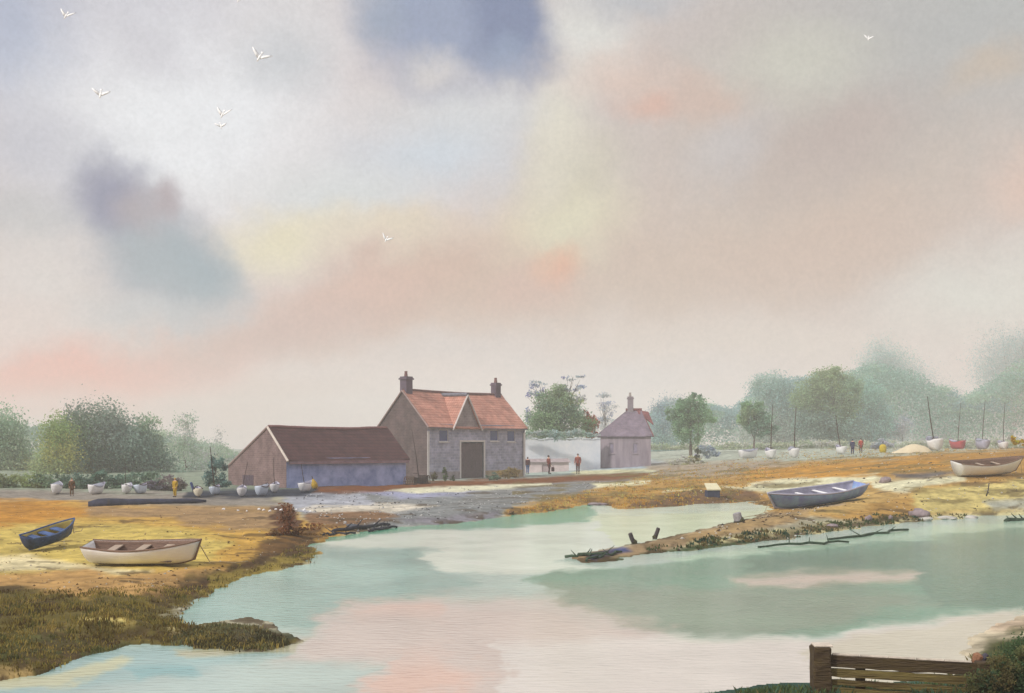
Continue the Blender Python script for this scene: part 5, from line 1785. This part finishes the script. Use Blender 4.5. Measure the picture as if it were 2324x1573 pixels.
obj('stump_body', add_tube(bmesh.new(), [(0, 0, -.3), (0, 0, .3), (0.0, 0, .72), (.01, 0, .8), (.02, 0, .83)], [.08, .07, .065, .075, .04], 9), mat('orange_brown_wood', (140, 100, 76), .85, .25, 6, .5), stp)
obj('broken_limb', add_tube(bmesh.new(), [(.03, 0, .72), (.09, 0, .79), (.12, 0, .85)], [.06, .05, .03], 7), mat('dark_stump_wood', (70, 66, 76), .85, .2), stp)


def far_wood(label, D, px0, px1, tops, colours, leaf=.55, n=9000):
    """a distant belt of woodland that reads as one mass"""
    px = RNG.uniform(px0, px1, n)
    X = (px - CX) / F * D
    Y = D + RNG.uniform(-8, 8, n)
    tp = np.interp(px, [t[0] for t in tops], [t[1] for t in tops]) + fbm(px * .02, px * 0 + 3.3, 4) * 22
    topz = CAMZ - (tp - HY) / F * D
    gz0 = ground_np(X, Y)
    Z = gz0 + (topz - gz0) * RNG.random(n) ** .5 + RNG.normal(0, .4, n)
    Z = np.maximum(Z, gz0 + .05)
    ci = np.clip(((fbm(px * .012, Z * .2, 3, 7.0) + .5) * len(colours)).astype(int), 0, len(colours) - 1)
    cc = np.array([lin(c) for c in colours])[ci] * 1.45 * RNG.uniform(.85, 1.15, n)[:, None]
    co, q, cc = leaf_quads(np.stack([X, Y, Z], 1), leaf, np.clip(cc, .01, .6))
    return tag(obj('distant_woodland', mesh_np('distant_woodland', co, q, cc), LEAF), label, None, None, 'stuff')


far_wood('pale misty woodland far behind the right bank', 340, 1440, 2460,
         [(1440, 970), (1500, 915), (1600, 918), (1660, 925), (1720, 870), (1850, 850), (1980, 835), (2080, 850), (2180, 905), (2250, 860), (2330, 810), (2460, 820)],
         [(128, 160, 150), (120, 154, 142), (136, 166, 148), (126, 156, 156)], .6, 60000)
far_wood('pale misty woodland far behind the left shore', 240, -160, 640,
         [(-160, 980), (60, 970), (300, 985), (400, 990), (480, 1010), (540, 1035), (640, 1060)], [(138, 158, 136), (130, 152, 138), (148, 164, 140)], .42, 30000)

# ------------------------------------------------------------------ turf and weed (uncountable)
def tufts(name, label, n, region, colours, hgt, wid, spread=.5, y_lim=(9, 90), dens=None):
    """blades of grass and weed rooted on the ground inside a region of the bank"""
    poly = np.array([p for p in region], dtype=float)
    x0, y0 = poly.min(0)
    x1, y1 = poly.max(0)
    pts = []
    px = RNG.uniform(x0, x1, n * 6)
    py = RNG.uniform(y0, y1, n * 6)
    cl = fbm(px * .02, py * .05, 4, 4.0)
    ok = (sdist(poly, px, py) > -6) & (cl > RNG.uniform(-.5, .12, n * 6))
    px, py = px[ok][:n], py[ok][:n]
    X = np.empty(len(px)); Y = np.empty(len(px))
    Y = (CAMZ - .25) * F / (py - HY)
    X = (px - CX) / F * Y
    Z = ground_np(X, Y)
    keep = Z > .015
    X, Y, Z = X[keep], Y[keep], Z[keep]
    m = len(X)
    nb = 5
    X, Y, Z = (np.repeat(a, nb) for a in (X, Y, Z))
    k = len(X)
    X = X + RNG.normal(0, .07, k) * spread * 2
    Y = Y + RNG.normal(0, .07, k) * spread * 2
    H = hgt * RNG.uniform(.4, 1.25, k) * (1 + 1.2 * np.clip(fbm(X * 1.4, Y * 1.4, 3, 15.0), -.4, .6))
    th = RNG.uniform(0, 2 * math.pi, k)
    ln = RNG.uniform(.1, .7, k) * H
    wx, wy_ = np.cos(th + 1.57) * wid * .5, np.sin(th + 1.57) * wid * .5
    bx, by = np.cos(th) * ln, np.sin(th) * ln
    co = np.stack([np.stack([X - wx, Y - wy_, Z - .03], 1), np.stack([X + wx, Y + wy_, Z - .03], 1),
                   np.stack([X + wx * .6 + bx * .4, Y + wy_ * .6 + by * .4, Z + H * .62], 1), np.stack([X + bx, Y + by, Z + H], 1)], 1).reshape(-1, 3)
    q = np.arange(4 * k).reshape(k, 4)
    pick = np.clip(((fbm(X[::nb] * .9, Y[::nb] * .9, 3, 63.0) * 1.3 + .5) * len(colours)).astype(int), 0, len(colours) - 1)
    pick = np.where(RNG.random(m) < .3, RNG.integers(0, len(colours), m), pick)
    cc = np.array([lin(c) for c in colours])[pick] * 1.2
    cc = np.repeat(cc, nb, 0) * RNG.uniform(.75, 1.25, k)[:, None]
    o = obj(name, mesh_np(name, co, q, np.clip(np.repeat(cc, 4, 0), .01, .6)), LEAF)
    return tag(o, label, None, None, 'stuff')


tufts('marsh_grass', 'dark olive weed and grass along the left bank', 3000,
      [(-40, 1350), (170, 1350), (420, 1325), (600, 1262), (715, 1222), (722, 1250), (560, 1305), (470, 1345), (400, 1395), (480, 1425), (650, 1445), (400, 1450), (200, 1482), (60, 1530), (-40, 1545)],
      [(98, 84, 42), (116, 102, 50), (84, 68, 40), (134, 120, 60), (88, 88, 48), (150, 130, 70), (124, 112, 60)], .07, .03)
tree('bush', 'dark brown straggling bush at the seaward end of the left sand', 652, at(652, 1215).y,
     [(652, 1160, 20, 22, (112, 78, 58), .8), (646, 1188, 26, 24, (100, 68, 48)), (664, 1206, 34, 14, (120, 86, 54), .9), (630, 1212, 26, 12, (118, 88, 56), .8), (720, 1196, 44, 9, (128, 92, 62), .5), (700, 1222, 44, 10, (120, 92, 52), .5)], .16, 1.5, .2, 'bush', trunk=False)
tufts('weed_mat', 'dark green weed matted on the low spit of the left bank', 1500,
      [(385, 1432), (440, 1418), (560, 1404), (620, 1424), (690, 1455), (560, 1474), (400, 1462)],
      [(84, 86, 58), (96, 86, 54), (116, 116, 84), (130, 118, 76), (74, 70, 48)], .05, .035)
tufts('shore_weed', 'dark green weed strewn along the yellow shore', 1800,
      [(1470, 1238), (1700, 1214), (1860, 1190), (2060, 1172), (2330, 1160), (2330, 1174), (2060, 1190), (1860, 1212), (1700, 1236), (1470, 1260)],
      [(70, 84, 52), (92, 90, 56), (110, 96, 60), (56, 76, 60)], .1, .09)
tufts('bank_grass', 'orange and ochre grass on the right bank', 3500,
      [(1180, 1160), (1500, 1085), (1750, 1070), (2130, 1045), (2323, 1030), (2323, 1060), (2150, 1075), (1990, 1080), (1750, 1095), (1640, 1135), (1440, 1150)],
      [(196, 144, 56), (176, 130, 62), (200, 158, 80), (150, 116, 66), (130, 122, 70), (206, 172, 100)], .10, .06)
tufts('turf', 'dark green turf around the plank barrier', 5000,
      [(1560, 1566), (1800, 1556), (2160, 1545), (2215, 1480), (2290, 1455), (2400, 1430), (2420, 1700), (1560, 1700)],
      [(72, 86, 54), (90, 104, 62), (80, 108, 88), (64, 78, 54), (116, 104, 66)], .11, .022)
tree('bush', 'dark green bush filling the bottom right corner', 2340, 14.6,
     [(2340, 1520, 66, 70, (66, 84, 56)), (2290, 1560, 70, 44, (60, 76, 52)), (2230, 1560, 40, 34, (84, 84, 54), .8), (2380, 1500, 60, 70, (62, 84, 60)), (2270, 1530, 40, 40, (96, 88, 58), .7), (2310, 1490, 30, 30, (104, 104, 70), .6)], .05, 2.4, .16, 'bush')


def shingle(name, label, n, poly, colours, r0, r1):
    poly = np.array(poly, dtype=float)
    x0, y0 = poly.min(0)
    x1, y1 = poly.max(0)
    px, py = RNG.uniform(x0, x1, n * 5), RNG.uniform(y0, y1, n * 5)
    ok = (sdist(poly, px, py) > 0) & (fbm(px * .03, py * .08, 4, 31.0) > RNG.uniform(-.3, .35, n * 5))
    px, py = px[ok][:n], py[ok][:n]
    Y = (CAMZ - .25) * F / (py - HY)
    X = (px - CX) / F * Y
    Z = ground_np(X, Y)
    k_ = Z > .02
    X, Y, Z = X[k_], Y[k_], Z[k_]
    m = len(X)
    r = RNG.uniform(r0, r1, m) * RNG.uniform(.5, 1.2, m)
    dirs = np.array([(1, 0, 0), (0, 1, 0), (-1, 0, 0), (0, -1, 0), (0, 0, .7), (0, 0, -.7)], dtype=float)
    V = np.stack([X, Y, Z], 1)[:, None, :] + dirs[None] * r[:, None, None] * RNG.uniform(.6, 1.3, (m, 6, 1))
    tri = np.array([(0, 1, 4), (1, 2, 4), (2, 3, 4), (3, 0, 4), (1, 0, 5), (2, 1, 5), (3, 2, 5), (0, 3, 5)])
    q = (tri[None] + np.arange(m)[:, None, None] * 6).reshape(-1, 3)
    cc = np.array([lin(c) for c in colours])[RNG.integers(0, len(colours), m)] * RNG.uniform(.8, 1.1, m)[:, None]
    return tag(obj(name, mesh_np(name, V.reshape(-1, 3), q, np.clip(np.repeat(cc, 6, 0), .01, .75)), LEAF), label, None, None, 'stuff')


shingle('pebbles', 'pebbles and shell strewn over the left sand', 900, [(-40, 1150), (640, 1150), (760, 1190), (720, 1250), (430, 1325), (-40, 1360)],
        [(214, 206, 190), (120, 96, 66), (150, 120, 80), (90, 74, 60), (200, 180, 140)], .02, .055)
shingle('shell_grit', 'white shell and dark stones strewn over the right bank', 1500, [(1400, 1160), (1700, 1080), (2323, 1040), (2323, 1165), (2060, 1185), (1600, 1235), (1400, 1255), (1700, 1180)],
        [(226, 222, 214), (210, 204, 196), (96, 80, 66), (120, 96, 70), (70, 64, 60)], .03, .10)
shingle('mud_stones', 'pale shells and stones on the grey mud in the middle', 700, [(660, 1120), (1100, 1104), (1450, 1086), (1330, 1112), (1140, 1160), (800, 1196), (700, 1170)],
        [(230, 228, 226), (200, 200, 204), (90, 88, 92)], .03, .09)

# ------------------------------------------------------------------ gulls
M_GULL = mat('white_feathers', (250, 250, 255), .6, .06)

def gull(label, px, py, D, wpx, bank, yaw, up=.5):
    p = Vector(((px - CX) / F * D, D, CAMZ - (py - HY) / F * D))
    S = wpx / F * D * 1.1      # span
    rt = thing('gull', label, 'gull', p, (R(58), bank, yaw * .3), 'gulls in the sky')      # wheeling, backs to the light
    bm = add_tube(bmesh.new(), [(0, -.34 * S, 0), (0, -.27 * S, .02 * S), (0, -.16 * S, .012 * S), (0, 0, 0), (0, .16 * S, 0), (0, .3 * S, .01 * S)], [.012 * S, .042 * S, .052 * S, .07 * S, .045 * S, .01 * S], 10)
    for s in (-1, 1):
        pr = None
        for t, x, z, y, c, th in ((0, .03, 0, -.02, .3, .03), (.35, .2, .07, -.02 + .12 * up, .3, .022), (.65, .36, .1, .02 + .24 * up, .24, .016), (1, .52, .1, .1 + .36 * up, .06, .006)):
            cur = [bm.verts.new((s * x * S, (y + dy * c) * S, (z + dz * th) * S)) for dy, dz in ((-.5, 0), (0, 1), (.5, 0), (0, -1))]
            if pr:
                for k in range(4):
                    bm.faces.new((pr[k], pr[(k + 1) % 4], cur[(k + 1) % 4], cur[k]))
            else:
                bm.faces.new(cur)
            pr = cur
        bm.faces.new(pr[::-1])
    tl = [bm.verts.new(c) for c in ((-.03 * S, .26 * S, .01 * S), (.03 * S, .26 * S, .01 * S), (.075 * S, .42 * S, .012 * S), (-.075 * S, .42 * S, .012 * S))]
    t2 = [bm.verts.new(v.co + Vector((0, 0, -.012 * S))) for v in tl]
    bm.faces.new(tl)
    bm.faces.new(t2[::-1])
    for k in range(4):
        bm.faces.new((tl[k], t2[k], t2[(k + 1) % 4], tl[(k + 1) % 4]))
    bmesh.ops.recalc_face_normals(bm, faces=bm.faces)
    obj('body', bm, M_GULL, rt, True)
    obj('beak', add_tube(bmesh.new(), [(0, -.335 * S, 0), (0, -.37 * S, -.01 * S)], [.009 * S, .002 * S], 6), mat('yellow_beak', (214, 170, 60), .6, .05), rt)
    return rt


gull('white gull with V-shaped wings in the top left corner', 150, 36, 52, 30, R(14), R(20), .9)
gull('largest white gull gliding right of the top left lilac cloud', 589, 130, 50, 42, R(22), R(35), .7)
gull('faint gull low against the left white cloud', 228, 214, 60, 36, R(6), R(60), .45)
gull('upper of the two faint gulls flying close together', 505, 260, 58, 32, R(10), R(-15), 1.1)
gull('lower, smaller of the two faint gulls flying close together', 501, 286, 62, 24, R(-8), R(70), .3)
gull('bright gull alone above the farmhouse roofs', 876, 544, 56, 24, R(24), R(25), 1.0)
gull('gull half cut off by the top edge of the sky', 541, 0, 56, 24, R(10), R(20), .8)
gull('distant faint gull alone at the upper right', 1970, 88, 70, 20, R(12), R(-30), .8)

# ------------------------------------------------------------------ the mist over the marsh
hz = bpy.data.materials.new('mist')
hz.use_nodes = True
nt = hz.node_tree
nt.nodes.remove(nt.nodes['Principled BSDF'])
pv = nt.nodes.new('ShaderNodeVolumePrincipled')
pv.inputs['Color'].default_value = (0.99, 0.985, 0.975, 1)
pv.inputs['Density'].default_value = 0.0012
pv.inputs['Anisotropy'].default_value = 0.1
nt.links.new(pv.outputs[0], nt.nodes['Material Output'].inputs['Volume'])
xm = float(np.abs(gx).max()) + 20
o = obj('haze', box((-xm, -30, -1.7), (xm, float(gy.max()) + 30, 42)), hz)
tag(o, 'thin pale mist lying over the marsh and trees', None, None, 'stuff')
